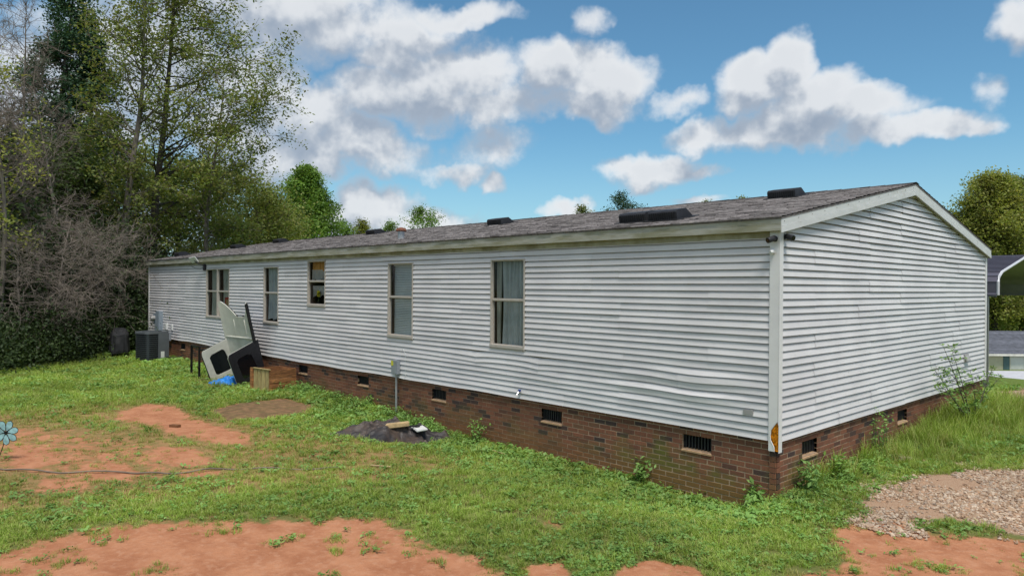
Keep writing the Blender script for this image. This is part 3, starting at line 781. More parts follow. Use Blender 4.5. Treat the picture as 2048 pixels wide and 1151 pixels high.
# --- foundation vents
def fvent(Pf, a, b_):
    c = Pf((a+b_)/2, 0, .5)
    g = bpy.data.objects.new('foundation_vent', None); col.objects.link(g); g.location = c; g.parent = house; g.matrix_parent_inverse = parent_inv(house)
    MB().box2(Pf(a, -.115, ZV0), Pf(b_, -.118, ZV1)).build('screen', M['dark'], g)
    for k in range(9):
        s = a+.03+(b_-a-.06)*k/8; MB().box2(Pf(s-.009, -.06, ZV0+.012), Pf(s+.009, -.095, ZV1-.004)).build('louver_bar', M['black_plastic'], g)
    fr = MB(); fr.box2(Pf(a+.001, -.05, ZV1-.014), Pf(b_-.001, -.1, ZV1-.001)); fr.box2(Pf(a+.001, -.05, ZV0+.013), Pf(a+.013, -.1, ZV1-.015)); fr.box2(Pf(b_-.013, -.05, ZV0+.013), Pf(b_-.001, -.1, ZV1-.015)); fr.build('vent_frame', M['black_plastic'], g)
    MB().prism([Pf(a-.004, .002, ZV0-.012), Pf(b_+.004, .002, ZV0-.012), Pf(b_+.004, -.10, ZV0+.012), Pf(a-.004, -.10, ZV0+.012)], None, (0, 0, -.02)).build('sill', M['sillstone'], g)
for v in VL: fvent(PL, *v)
for v in VG: fvent(PG, *v)

# --- windows
def window(w, i):
    s0, s1, z0, z1 = w; zm = (z0+z1)/2 + (0.05 if i != 3 else 0.04); f = .024
    g = bpy.data.objects.new('window', None); col.objects.link(g); g.location = PL((s0+s1)/2, 0, z0); g.parent = house; g.matrix_parent_inverse = parent_inv(house)
    mb = MB()                                     # outer frame, proud of the siding
    for a, b_, c, d in ((s0-.012, s0+f*.7, z0, z1), (s1-f*.7, s1+.012, z0, z1), (s0+f*.7, s1-f*.7, z1-f*.8, z1+.004)): mb.box2(PL(a, .043, c), PL(b_, -.03, d))
    mb.build('frame', M['frame'], g, bevel=.003)
    mb = MB(); mb.box2(PL(s0-.014, .054, z0-.028), PL(s1+.014, -.03, z0+.022)); mb.box2(PL(s0-.02, .046, z0-.045), PL(s1+.02, .0, z0-.029)); mb.build('sill', M['frame'], g, bevel=.003)
    MB().box2(PL(s0+f*.7, .020, zm-.016), PL(s1-f*.7, -.02, zm+.016)).build('sash_rail', M['frame'], g, bevel=.003)
    for za, zb, dd in ((zm+.016, z1-f*.8, .004), (z0+.022, zm-.016, -.016)):
        mb = MB(); t = .011
        a0, a1 = s0+f*.7, s1-f*.7
        for a, b_, c, d in ((a0, a0+t, za, zb), (a1-t, a1, za, zb), (a0+t, a1-t, zb-t, zb), (a0+t, a1-t, za, za+t)): mb.box2(PL(a, dd+.006, c), PL(b_, dd-.016, d))
        mb.build('sash', M['frame'], g)
        MB().quad(PL(a1-t, dd-.004, za+t), PL(a0+t, dd-.004, za+t), PL(a0+t, dd-.004, zb-t), PL(a1-t, dd-.004, zb-t)).build('pane', M['glass'], g, fix=False)
    mb = MB(); dp = .16                            # reveal through the wall
    for a, b_, c, d in ((s0, s0+.02, z0, z1), (s1-.02, s1, z0, z1), (s0+.02, s1-.02, z1-.02, z1), (s0+.02, s1-.02, z0, z0+.02)): mb.box2(PL(a, -.032, c), PL(b_, -dp, d))
    mb.build('jamb', M['jamb'], g)
for i, w in enumerate(WIN): window(w, i)
M['curtain'] = cloth_material('sheer_curtain', (0.76, 0.80, 0.80)); M['curtain2'] = cloth_material('cream_curtain', (0.70, 0.69, 0.60)); M['lace'] = cloth_material('lace_curtain', (0.78, 0.74, 0.70)); M['amber'] = cloth_material('amber_curtain', (0.85, 0.43, 0.13), .2)  # amber: warm lamplight of the room put into the valance colour
def curtain(s0, s1, z0, z1, m, label, depth=.105, waves=5, sway=0.0, flare=0.0, hemwave=0.0):
    mb = MB(); n_ = 48; k = 10
    def P(i, j):
        t = i/n_; v = j/k; s = s0+(s1-s0)*(t*(1-flare*v*0.0)) + sway*(1-v)*(1-t); d = -depth - .022*math.sin(t*waves*6.28+.6*math.sin(v*3)) - .01*math.sin(t*waves*15+v)
        return PL(s + .01*math.sin(v*5+t*9), d, z0 + (z1-z0)*v + hemwave*(1-v)*math.sin(t*18))
    for i in range(n_):
        for j in range(k): mb.quad(P(i, j), P(i+1, j), P(i+1, j+1), P(i, j+1))
    o = mb.build('curtain', m, smooth=True, fix=False)
    return tag(o, label, 'curtain')
w = WIN[5]; curtain(w[0]-.02, w[1]-.16, w[2]-.02, w[3]+.02, M['curtain'], 'pale blue sheer curtain in the window nearest the torn corner post', waves=5)
curtain(w[1]-.10, w[1]+.02, w[2]-.02, w[3]+.02, M['curtain2'], 'narrow cream curtain beside the pale blue sheer one', waves=1.5)
w = WIN[2]; curtain(w[0]+.0, w[1]-.0, w[2]+.08, w[3]+.02, M['curtain'], 'grey sheer curtain in the narrow window left of the kitchen window', waves=3, hemwave=.02)
w = WIN[0]; curtain(w[0]-.0, w[1]-.12, w[2]-.02, w[3]+.02, M['curtain2'], 'cream curtain in the paired window under the eave light', waves=3)
w = WIN[1]; curtain(w[0]-.0, w[1]-.1, w[2]-.02, w[3]+.02, M['curtain2'], 'cream curtain behind the top of the leaning vehicle hardtop', waves=3)
w = WIN[3]; curtain(w[0]-.02, w[1]+.02, w[2]+.74, w[3]+.0, M['amber'], 'valance with lamp glow tinted in amber at the top of the kitchen window', waves=4, depth=.10)
curtain(w[0]-.02, w[1]+.02, w[2]+.60, w[2]+.84, M['lace'], 'white lace border below the glow-tinted kitchen valance', waves=4, depth=.085, hemwave=.02)
curtain(w[0]-.02, w[1]+.02, w[2]+.22, w[2]+.46, M['lace'], 'scalloped white lace cafe curtain in the kitchen window', waves=5, depth=.115, hemwave=.04)
# venetian blind
w = WIN[4]; bl = empty('window_blind', PL((w[0]+w[1])/2, -.16, w[2]), 'white slatted blind drawn down in a tall window above the utility box', 'blind')
M['blind'] = mat('blind_slat', (0.74, 0.76, 0.74), 0.6, var=0.05)
MB().box2(PL(w[0]+.025, -.085, w[3]-.06), PL(w[1]-.025, -.13, w[3]-.022)).build('headrail', M['blind'], bl)
mb = MB(); n_ = 40
for k in range(n_):
    z = w[2]+.03+(w[3]-w[2]-.09)*k/n_; mb.prism([PL(w[0]+.025, -.100, z), PL(w[1]-.025, -.100, z), PL(w[1]-.025, -.116, z+.030), PL(w[0]+.025, -.116, z+.030)], None, (0, .0015, 0))
o = mb.build('slats', M['blind'], bl); o['kind'] = 'stuff'
MB().box2(PL(w[0]+.025, -.095, w[2]+.021), PL(w[1]-.025, -.12, w[2]+.04)).build('bottom_rail', M['blind'], bl)
# yellow flower and the red edged box on the inner sills
w = WIN[3]; fl = empty('potted_flower', PL(w[0]+.48, -.11, w[2]+.02), 'round yellow flower standing on the kitchen window sill', 'flower')
M['yellow'] = mat('yellow_petal', (0.72, 0.62, 0.03), 0.7, rand=.15); M['stem'] = mat('stem', (0.07, 0.13, 0.03), 0.7)
mb = MB(); c0 = Vector(PL(w[0]+.48, -.06, w[2]+.27))
for k in range(70):
    v = Vector((rnd.gauss(0, 1), rnd.gauss(0, 1), rnd.gauss(0, 1))).normalized(); a = v.orthogonal().normalized(); b2 = v.cross(a); p = c0+v*.025; q = c0+Vector((v.x*.07, v.y*.025, v.z*.07))
    mb.quad(p-a*.008, q-a*.022+b2*.006, q+v*.01, q+a*.022-b2*.006, p+a*.008)
mb.build('bloom', M['yellow'], fl, fix=False)
MB().tube([PL(w[0]+.48, -.06, w[2]+.05), PL(w[0]+.475, -.06, w[2]+.16), PL(w[0]+.48, -.06, w[2]+.26)], .006, 6).build('stem', M['stem'], fl)
MB().tube([PL(w[0]+.48, -.065, w[2]+.02), PL(w[0]+.48, -.065, w[2]+.09)], [.03, .042], 12).build('pot', M['dark'], fl)
w = WIN[1]; bx_ = empty('storage_tub', PL(w[0]+.22, -.10, w[2]+.25), 'tan tub with a red rim behind the paired window glass', 'tub')
M['red'] = mat('red_plastic', (0.55, 0.035, 0.015), 0.4); M['tan'] = mat('tan_card', (0.42, 0.27, 0.12), 0.8)
MB().box2(PL(w[0]+.03, -.040, w[2]+.12), PL(w[0]+.44, -.088, w[2]+.54)).build('tub_body', M['tan'], bx_, bevel=.01)
MB().box2(PL(w[0]+.02, -.035, w[2]+.541), PL(w[0]+.45, -.09, w[2]+.60)).build('rim', M['red'], bx_, bevel=.008)
MB().box2(PL(w[0]+.445, -.036, w[2]+.22), PL(w[0]+.49, -.089, w[2]+.60)).build('handle', M['red'], bx_, bevel=.008)

# ------------------------------------------------------------------ trees
def tubes_np(polys, k=5):
    """list of (pts (n,3), radii (n,)) -> V, F (quads)"""
    VV, FF, n0 = [], [], 0; th = np.arange(k)*2*np.pi/k
    for pts, rad in polys:
        pts = np.asarray(pts, float); n = len(pts)
        t = np.gradient(pts, axis=0); t /= np.linalg.norm(t, axis=1, keepdims=True)+1e-9
        ref = np.where(np.abs(t[:, 2:3]) < .9, np.array([[0, 0, 1.]]), np.array([[1., 0, 0]]))
        a = np.cross(t, ref); a /= np.linalg.norm(a, axis=1, keepdims=True)+1e-9; b = np.cross(t, a)
        ring = pts[:, None] + (a[:, None]*np.cos(th)[None, :, None] + b[:, None]*np.sin(th)[None, :, None])*np.asarray(rad)[:, None, None]
        VV.append(ring.reshape(-1, 3)); i = np.arange(n*k).reshape(n, k)
        FF.append(np.stack([i[:-1], np.roll(i, -1, 1)[:-1], np.roll(i, -1, 1)[1:], i[1:]], -1).reshape(-1, 4)+n0); n0 += n*k
    return np.concatenate(VV), np.concatenate(FF)
def leaves_np(C, size, rng, up=0.35, aspect=0.55, droop=0.0):
    """folded leaf diamonds at centres C (n,3)"""
    n = len(C); nrm = rng.normal(size=(n, 3)); nrm /= np.linalg.norm(nrm, axis=1, keepdims=True)
    nrm[:, 2] = np.abs(nrm[:, 2])+up; nrm /= np.linalg.norm(nrm, axis=1, keepdims=True)
    a = np.cross(nrm, rng.normal(size=(n, 3))); a[:, 2] -= droop; a /= np.linalg.norm(a, axis=1, keepdims=True)+1e-9; b = np.cross(nrm, a)
    s = size*rng.uniform(.6, 1.25, (n, 1)); A, B = a*s*.5, b*s*.5*aspect
    V = np.stack([C-A, C+B+nrm*s*.06, C+A, C-B+nrm*s*.06], 1).reshape(-1, 3)
    return V, np.arange(4*n).reshape(n, 4)
def bough(rng, p, d, ln, r0, n=6, wob=.18, lift=0.0):
    pts = [p]; d = d/np.linalg.norm(d)
    for i in range(n):
        d = d + rng.normal(size=3)*wob + np.array([0, 0, lift]); d /= np.linalg.norm(d); pts.append(pts[-1]+d*ln/n)
    return np.array(pts), r0*np.linspace(1, .18, n+1)
LEAF_N, LEAF_S = 1.55, .78
def make_tree(name, base, h, label, cat='tree', group=None, r=0.12, start=.3, n1=30, spread=2.5, shape='round', n2=5, leaves=14, size=.13, cl=.30, mats=('bark', 'leaf'), seed=1, lean=(0, 0), ang=.5, wob=.10, side=None, lift=.03, tw=0, nearbias=False):
    rng = np.random.default_rng(seed); base = np.array([base[0], base[1], base[2]-.3]); n = 14
    tp = [base]; d = np.array([lean[0], lean[1], 1.0]); 
    for i in range(n):
        d = d + rng.normal(size=3)*np.array([wob, wob, 0])*.35; d[2] = 1; tp.append(tp[-1]+d/np.linalg.norm(d)*h/n)
    tp = np.array(tp); polys = [(tp, r*np.linspace(1.15, .12, n+1))]; thin = []; LC = []
    for i in range(n1):
        t = start+(1-start)*((i+rng.random())/n1)**.9; k = min(int(t*n), n-1); p = tp[k]+(tp[k+1]-tp[k])*(t*n-k)
        u = (t-start)/(1-start)
        prof = {'round': math.sin(math.pi*min(.97, .12+.86*u))**.7, 'cone': (1-u)**.62*.95+.05, 'spire': (1-u)**.85*.98+.03, 'up': .35+.65*math.sin(math.pi*u*.9+.15), 'flat': .5+.5*u}[shape]
        az_ = rng.uniform(0, 2*math.pi) if side is None or rng.random() > .55 else side+rng.normal()*.7
        el_ = ang*rng.uniform(.5, 1.3); L = spread*prof*rng.uniform(.65, 1.15)
        d = np.array([math.cos(az_)*math.cos(el_), math.sin(az_)*math.cos(el_), math.sin(el_)])
        bp, br = bough(rng, p, d, L, max(.008, r*.34*(1-t*.6)), 6, wob*1.6, lift); polys.append((bp, br))
        for j in range(n2):
            f = rng.uniform(.3, 1.0); q = f*6; kk = min(int(q), 5); pp = bp[kk]+(bp[kk+1]-bp[kk])*(q-kk)
            dd = (bp[kk+1]-bp[kk])/(np.linalg.norm(bp[kk+1]-bp[kk])+1e-9)+rng.normal(size=3)*.65
            l2 = L*rng.uniform(.18, .42)+.15; sp, sr = bough(rng, pp, dd, l2, max(.005, r*.10), 4, wob*2, lift*.5); thin.append((sp, sr))
            if leaves:
                m = rng.poisson(leaves*LEAF_N); idx = rng.uniform(.2, 1, m)*4; k0 = np.minimum(idx.astype(int), 3)
                LC.append(sp[k0]+(sp[k0+1]-sp[k0])*(idx-k0)[:, None]+rng.normal(size=(m, 3))*cl*np.array([1, 1, .7]))
            for _ in range(tw):
                f = rng.uniform(.2, 1.0)*4; kk = min(int(f), 3); p3 = sp[kk]+(sp[kk+1]-sp[kk])*(f-kk)
                s3, r3 = bough(rng, p3, (sp[-1]-sp[0])/l2+rng.normal(size=3)*.8, l2*rng.uniform(.3, .7), .006, 3, wob*2.2, 0); thin.append((s3, r3))
    e = empty(name, tuple(base+np.array([0, 0, .3])), label, cat, group)
    V, Fq = tubes_np(polys, 7); V2, F2 = tubes_np(thin, 3) if thin else (np.zeros((0, 3)), np.zeros((0, 4), int))
    V = np.concatenate([V, V2]); Fq = np.concatenate([Fq, F2+len(V)-len(V2)])
    link('trunk', np_mesh('trunk', V, Fq, True), M[mats[0]], e)
    if LC:
        V, Fq = leaves_np(np.concatenate(LC), size*LEAF_S, rng); link('crown', np_mesh('crown', V, Fq), M[mats[1]], e)
    return e
M['bark'] = mat('bark_grey', (0.17, 0.145, 0.115), 0.9, var=0.4, scale=6, stretch=(3, 3, .6), bump=.6, bscale=25)
M['bark_dark'] = mat('bark_dark', (0.075, 0.062, 0.05), 0.95, var=0.4, scale=6, stretch=(3, 3, .6))
M['dead'] = mat('dead_twig', (0.225, 0.185, 0.152), 0.95, var=0.35, scale=3)
M['leaf'] = leaf_mat('leaf_olive', [(0.120, 0.175, 0.040), (0.165, 0.225, 0.052), (0.225, 0.265, 0.070), (0.26, 0.235, 0.085)], trans=.42, patch=.2)
M['leaf_green'] = leaf_mat('leaf_green', [(0.115, 0.210, 0.040), (0.165, 0.285, 0.055), (0.215, 0.330, 0.075)], trans=.42)
M['leaf_yellow'] = leaf_mat('leaf_yellowgreen', [(0.19, 0.235, 0.05), (0.26, 0.295, 0.065), (0.32, 0.30, 0.09)], trans=.42)
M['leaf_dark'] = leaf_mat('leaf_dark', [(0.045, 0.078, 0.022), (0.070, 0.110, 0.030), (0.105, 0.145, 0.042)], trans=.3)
M['leaf_shaded'] = leaf_mat('leaf_shaded', [(0.020, 0.036, 0.012), (0.032, 0.055, 0.017), (0.060, 0.090, 0.026)], trans=.2)  # darker copy of leaf_dark: canopy shade put into the undergrowth leaf colour
M['needle'] = leaf_mat('pine_needle', [(0.040, 0.088, 0.046), (0.06, 0.115, 0.058)], trans=.2)
def tree_at(name, px, depth, top, label, **kw):
    """foot under photo column px at a depth, crown reaching photo row top"""
    g = at_depth(px, 575, depth); z0 = gz(g[0], g[1]); tz = CAM[2] + (575.5-top)/F_PX*depth
    return make_tree(name, (g[0], g[1], z0), tz-z0, label, **kw)
# tall open trees left of the house
tree_at('birch_tree', 236, 30, -150, 'tall slim tree with pale grey trunk and thin yellowish crown', r=.17, start=.26, n1=60, spread=3.2, shape='up', n2=7, leaves=19, size=.19, cl=.23, seed=11, mats=('bark', 'leaf'), ang=.55)
tree_at('sweetgum_tree', 292, 33, -110, 'tall dark trunked tree standing behind the far end of the house', r=.21, start=.20, n1=70, spread=4.0, shape='up', n2=7, leaves=21, size=.21, cl=.26, seed=12, mats=('bark_dark', 'leaf'), ang=.45)
tree_at('cherry_tree', 415, 32, 165, 'open leafy tree reaching its arching boughs out over the roof', r=.13, start=.28, n1=48, spread=3.5, shape='flat', n2=7, leaves=24, size=.19, cl=.19, seed=13, mats=('bark', 'leaf'), ang=.55, side=math.atan2(_r[1], _r[0]))
tree_at('pine_tree', 95, 36, -170, 'dark green pine rising behind the bare grey trees', r=.22, start=.3, n1=60, spread=2.6, shape='cone', n2=7, leaves=46, size=.24, cl=.28, seed=14, mats=('bark_dark', 'needle'), ang=.1)
tree_at('pine_tree', 165, 38, 70, 'shorter dark pine hidden behind the slim pale trunk', r=.2, start=.2, n1=50, spread=2.6, shape='cone', n2=7, leaves=46, size=.24, cl=.28, seed=15, mats=('bark_dark', 'needle'), ang=.1)
tree_at('poplar_tree', 592, 62, 338, 'bright green conical poplar standing alone beyond the ridge', r=.22, start=.35, n1=120, spread=4.2, shape='spire', n2=9, leaves=30, size=.32, cl=.34, seed=16, mats=('bark', 'leaf_green'), ang=.55, wob=.06)
for px, dp, top, sp, sd, lb in ((345, 40, 335, 3.6, 21, 'rounded olive tree right behind the low far end of the roof'), (430, 42, 345, 3.8, 22, 'bushy olive tree behind the eave light'), (505, 46, 385, 3.6, 23, 'low bushy tree beside the conical poplar'), (265, 41, 300, 3.6, 24, 'dense green tree filling the gap behind the two tall trunks'), (540, 52, 420, 3.2, 25, 'small yellowish tree at the foot of the conical poplar')):
    tree_at('bushy_tree', px, dp, top, lb, r=.16, start=.18, n1=60, spread=sp, shape='round', n2=7, leaves=22, size=.24, cl=.42, seed=sd, mats=('bark_dark', 'leaf' if sd != 25 else 'leaf_yellow'), group='bushy trees behind the house')
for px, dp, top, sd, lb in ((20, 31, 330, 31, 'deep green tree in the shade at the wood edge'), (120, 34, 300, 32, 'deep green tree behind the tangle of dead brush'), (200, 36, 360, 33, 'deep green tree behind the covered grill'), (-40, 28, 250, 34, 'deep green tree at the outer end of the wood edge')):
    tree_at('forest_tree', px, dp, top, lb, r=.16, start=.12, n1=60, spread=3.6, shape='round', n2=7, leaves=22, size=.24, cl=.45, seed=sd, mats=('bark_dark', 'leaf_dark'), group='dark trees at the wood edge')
tree_at('yellow_tree', -8, 22, 95, 'yellow green sprays of a tree hanging in over the lawn edge', r=.09, start=.35, n1=26, spread=1.6, shape='round', n2=5, leaves=12, size=.15, cl=.22, seed=35, mats=('bark', 'leaf_yellow'), ang=.3)
# bare dead trees and brush
for px, dp, top, n1, sp, sd, lb in ((22, 25, -60, 66, 2.2, 41, 'leafless grey tree with a straight trunk at the wood edge'), (78, 28, 10, 64, 2.3, 42, 'leafless brownish tree with upswept twigs before the dark pine'), (125, 27, 190, 50, 2.2, 43, 'short leafless tree with fine tangled twigs'), (0, 23, 200, 44, 2.2, 47, 'leafless leaning tree at the lawn edge')):
    tree_at('dead_tree', px, dp, top, lb, r=.09, start=.22, n1=n1, spread=sp, shape='up', n2=9, leaves=0, seed=sd, mats=('dead', 'leaf'), ang=.75, tw=4, wob=.13, group='bare dead trees')
for px, dp, top, sp, sd, lb in ((110, 23.5, 425, 2.7, 44, 'low tangle of grey dead branches arching over the lawn edge'), (200, 26, 430, 2.5, 45, 'grey dead brush beside the covered grill'), (40, 22.5, 470, 2.6, 46, 'sprawling bare branches over the dark undergrowth')):
    tree_at('dead_brush', px, dp, top, lb, cat='brush', r=.06, start=.25, n1=52, spread=sp, shape='round', n2=9, leaves=0, seed=sd, mats=('dead', 'leaf'), ang=.25, tw=4, wob=.16, lift=-.05, group='dead brush at the wood edge')
# dark undergrowth along the lawn edge: reads as one mass
def undergrowth(name, pts, hmin, hmax, n, size, m, label, seed):
    rng = np.random.default_rng(seed); C_ = []; pts = np.array(pts, float)
    for i in range(n):
        k = rng.integers(0, len(pts)-1); t = rng.random(); p = pts[k]*(1-t)+pts[k+1]*t + rng.normal(size=2)*np.array([.9, .9])
        hh = rng.uniform(hmin, hmax)*(.6+.5*(fbm(p[0], p[1], .7, 2, seed)+.5)); m_ = 34
        if math.hypot(p[0]+22.9, p[1]+1.25) < 1.25 or math.hypot(p[0]+20.9, p[1]+.8) < 1.3: continue
        z = gz(p[0], p[1]); q = rng.random((m_, 1))**.7
        C_.append(np.column_stack([p[0]+rng.normal(size=m_)*.30, p[1]+rng.normal(size=m_)*.30, z+q[:, 0]*hh]))
    V, Fq = leaves_np(np.concatenate(C_), size, rng, up=.2)
    return tag(link(name, np_mesh(name, V, Fq), M[m]), label, None, None, 'stuff')
edge = [on_z(*q)[:2] for q in ((-160, 762), (0, 742), (120, 728), (200, 716))]
e1 = [p + np.array([-1.6, .6]) for p in edge] + [np.array([-26.2, -.6]), np.array([-26.5, 4])]
e2 = [p + np.array([-4.5, 1.6]) for p in edge] + [np.array([-30, 1]), np.array([-31, 8])]
undergrowth('undergrowth', e1, .6, 2.2, 2000, .105, 'leaf_shaded', 'dark leafy undergrowth along the wood edge', 51)
undergrowth('undergrowth', e2, 1.2, 5.0, 2600, .16, 'leaf_shaded', 'tall dark thicket behind the wood edge', 52)
# the far wood: too far to tell its trees apart
def woodland(name, cols_, label, seed, m, size=.55, per=26):
    rng = np.random.default_rng(seed); C_ = []
    for (px, dp, top, rad) in cols_:
        g = at_depth(px, 575, dp); zt = CAM[2]+(575.5-top)/F_PX*dp; zb = gz(g[0], g[1])
        nb = int(60*(zt-zb)/6)
        for _ in range(nb):
            v = rng.random(); z = zb+(zt-zb)*v; rr = rad*(1-.75*max(0, v-.45)/.55)*math.sqrt(rng.random()); a = rng.uniform(0, 6.28)
            c = np.array([g[0]+rr*math.cos(a), g[1]+rr*math.sin(a), z]); C_.append(c+rng.normal(size=(per, 3))*np.array([.62, .62, .45]))
    V, Fq = leaves_np(np.concatenate(C_), size, rng, up=.4)
    return tag(link(name, np_mesh(name, V, Fq), M[m]), label, None, None, 'stuff')
woodland('distant_woodland', [(px, 105+((px*7) % 13), 470-((px*13) % 40), 4.0) for px in range(-120, 330, 45)], 'distant woods behind the near trees', 61, 'leaf_dark')
woodland('side_woodland', [(px, 24+((px*7) % 5), 190+((px*13) % 120), 2.7) for px in range(-1000, -110, 80)], 'woods running on along the lawn beyond the dead trees', 63, 'leaf_dark', .24, 44)
# tree tops over the ridge and the trees behind the neighbour's house
for px, dp, top, sp, m, sd, lb in ((844, 70, 420, 2.6, 'leaf_green', 71, 'fresh green tree top showing over the ridge by the rusty vent cap'), (688, 75, 444, 2.2, 'leaf_green', 72, 'small green tree top over the ridge near the poplar'), (718, 76, 442, 1.3, 'leaf_yellow', 73, 'thin yellowish tree top over the ridge'), (766, 78, 447, 1.4, 'leaf_green', 74, 'low green tree top behind a roof vent'), (1164, 72, 412, 1.7, 'leaf', 75, 'small olive tree top beside the darker pointed one'), (1225, 72, 385, 2.7, 'needle', 76, 'dark fan shaped tree top over the ridge'), (1424, 80, 392, 1.5, 'leaf', 77, 'sparse olive tree top over the roof near a vent'), (1472, 80, 386, 1.4, 'leaf_yellow', 78, 'small leafy tree top beside the nearest roof vent')):
    tree_at('ridge_tree', px, dp, top, lb, r=.15, start=.35, n1=46, spread=sp, shape='round', n2=6, leaves=16, size=.27, cl=.30, seed=sd, mats=('bark', m), ang=.6, group='tree tops over the ridge')
for px, dp, top, sp, sd, m, lb in ((1935, 82, 395, 4.0, 81, 'leaf', 'olive tree rising behind the right end of the roof'), (1990, 80, 352, 5.0, 82, 'leaf_yellow', 'tall yellow green tree behind the carport'), (2046, 86, 362, 5.0, 83, 'leaf', 'broad olive tree beyond the neighbouring house'), (1965, 92, 440, 5.5, 85, 'leaf_green', 'deep green tree low behind the carport roof'), (2095, 84, 380, 5.0, 86, 'leaf_green', 'large tree at the outer end of the neighbouring house')):
    tree_at('oak_tree', px, dp, top, lb, r=.3, start=.12, n1=90, spread=sp, shape='round', n2=9, leaves=30, size=.42, cl=.62, seed=sd, mats=('bark_dark', m), ang=.5, group='trees behind the neighbouring house')
woodland('far_treeline', [(px, 96+((px*3) % 9), 500-((px*11) % 30), 3.6) for px in range(1880, 2200, 32)], 'dense tree line closing the view behind the neighbouring house', 62, 'leaf_green')

# ------------------------------------------------------------------ things against the back wall
# vehicle hardtop standing on end against the siding
ht = empty('vehicle_hardtop', (-14.5, -.4, 0), 'removable vehicle hardtop with cream lining standing on end against the siding', 'hardtop')
M['ht_white'] = mat('hardtop_lining', (0.56, 0.55, 0.48), 0.6, var=0.08, scale=4, dirt=(0.36, 0.35, 0.26), dirt_amt=.4, dirt_scale=3)
M['ht_black'] = mat('hardtop_shell', (0.016, 0.016, 0.020), 0.42, var=0.3, scale=20)
M['dark_glass'] = mat('tinted_glass', (0.004, 0.005, 0.007), 0.06, spec=0.6)
hA = Vector((.9936, .113, 0)); hN0 = Vector((.113, -.9936, 0)); th_ = R(13.5)
hU = (Vector((0, 0, 1))*math.cos(th_) + hN0*math.sin(th_)).normalized(); hN = hA.cross(hU).normalized(); hN = hN if hN.dot(hN0) > 0 else -hN
hO = Vector((-15.33, -.22, .05))
def HT(a, n, u): return tuple(hO + hA*a + hN*n + hU*u)
HWd = 1.43
def shell(t0, t1, m, name):
    mb = MB(); na = 16
    def nn(a): return .13*(abs(a/HWd*2-1))**3.2
    def top(a):
        return float(np.interp(a, (0, .05, .10, .58, .98, 1.34, 1.38, HWd), (2.12, 2.13, 2.10, 1.69, 1.69, 2.08, 2.12, 2.10)))
    aa = sorted({0, .05, .10, .58, .98, 1.34, 1.38, HWd, *[HWd*i/na for i in range(na+1)]})
    for a, b_ in zip(aa[:-1], aa[1:]):
        nu = 8
        for j in range(nu):
            P = lambda q, f, t: HT(q, nn(q)+t + .02*math.sin(f*3.1), .02+(top(q)-.02)*f)
            f0, f1 = j/nu, (j+1)/nu
            mb.quad(P(a, f0, t1), P(b_, f0, t1), P(b_, f1, t1), P(a, f1, t1)); mb.quad(P(a, f0, t0), P(b_, f0, t0), P(b_, f1, t0), P(a, f1, t0))
        mb.quad(P(a, 1, t0), P(b_, 1, t0), P(b_, 1, t1), P(a, 1, t1))
    return mb.build(name, m, ht, smooth=False, fix=False)
shell(-.035, -.012, M['ht_black'], 'outer_shell'); shell(-.011, .012, M['ht_white'], 'roof_lining')
OUT = [(0.0, 0.0), (.74, .0), (.80, .08), (.90, .86), (.86, .95), (.10, 1.10), (.02, 1.22)]
HOL = [(.21, .27), (.58, .23), (.63, .28), (.70, .72), (.65, .78), (.34, .84), (.28, .80), (.17, .33)]
def side_panel(a, ta, m_in, m_out, name):
    g = bpy.data.objects.new(name, None); col.objects.link(g); g.location = HT(a, .4, 0); g.parent = ht; g.matrix_parent_inverse = parent_inv(ht)
    def ringmesh(a0, a1, m, nm, grow=0.0):
        mb = MB(); n_ = 40
        def resamp(poly):
            P = np.array(poly+[poly[0]]); L = np.r_[0, np.cumsum(np.hypot(*np.diff(P, axis=0).T))]; c = np.array(poly).mean(0)
            an = np.linspace(0, 2*np.pi, n_, endpoint=False); out = []
            for w_ in an:                                   # star-shaped sampling about the hole centre
                d = np.array([math.cos(w_), math.sin(w_)]); best = None
                for i in range(len(poly)):
                    p, q = P[i], P[i+1]; e = q-p; den = d[0]*e[1]-d[1]*e[0]
                    if abs(den) < 1e-9: continue
                    w0 = p-cc; t = (w0[0]*e[1]-w0[1]*e[0])/den; s_ = (w0[0]*d[1]-w0[1]*d[0])/den
                    if t > 0 and -1e-6 <= s_ <= 1+1e-6: best = t if best is None else min(best, t)
                out.append(cc+d*best)
            return out
        cc = np.array(HOL).mean(0); o_ = resamp(OUT); h_ = [cc+(p-cc)*(1+grow) for p in resamp(HOL)]
        for i in range(n_):
            k = (i+1) % n_
            for aa_ in (a0, a1): mb.quad(HT(aa_, *o_[i]), HT(aa_, *o_[k]), HT(aa_, *h_[k]), HT(aa_, *h_[i]))
            mb.quad(HT(a0, *o_[i]), HT(a0, *o_[k]), HT(a1, *o_[k]), HT(a1, *o_[i])); mb.quad(HT(a0, *h_[i]), HT(a0, *h_[k]), HT(a1, *h_[k]), HT(a1, *h_[i]))
        return mb.build(nm, m, g, fix=False), h_
    ringmesh(a+ta*.0, a+ta*.5, m_out, 'outer_skin', .0)
    ringmesh(a+ta*.502, a+ta*1.0, m_in, 'inner_skin', .06)
    _, h_ = ringmesh(a+ta*1.001, a+ta*1.12, m_in, 'window_bead', .16) if False else (None, [np.array(p) for p in HOL])
    MB().prism([HT(a+ta*.2, *p) for p in HOL], None, hA*(ta*.2)).build('side_glass', M['dark_glass'], g)
    return g
side_panel(.0, .05, M['ht_white'], M['ht_black'], 'side_panel'); side_panel(HWd, -.05, M['ht_white'], M['ht_black'], 'side_panel')
mb = MB(); mb.tube([HT(HWd-.01, .12, 1.1), HT(HWd-.005, .13, 1.6), HT(HWd-.01, .125, 2.08)], .045, 8); mb.build('drip_rail', M['ht_black'], ht)
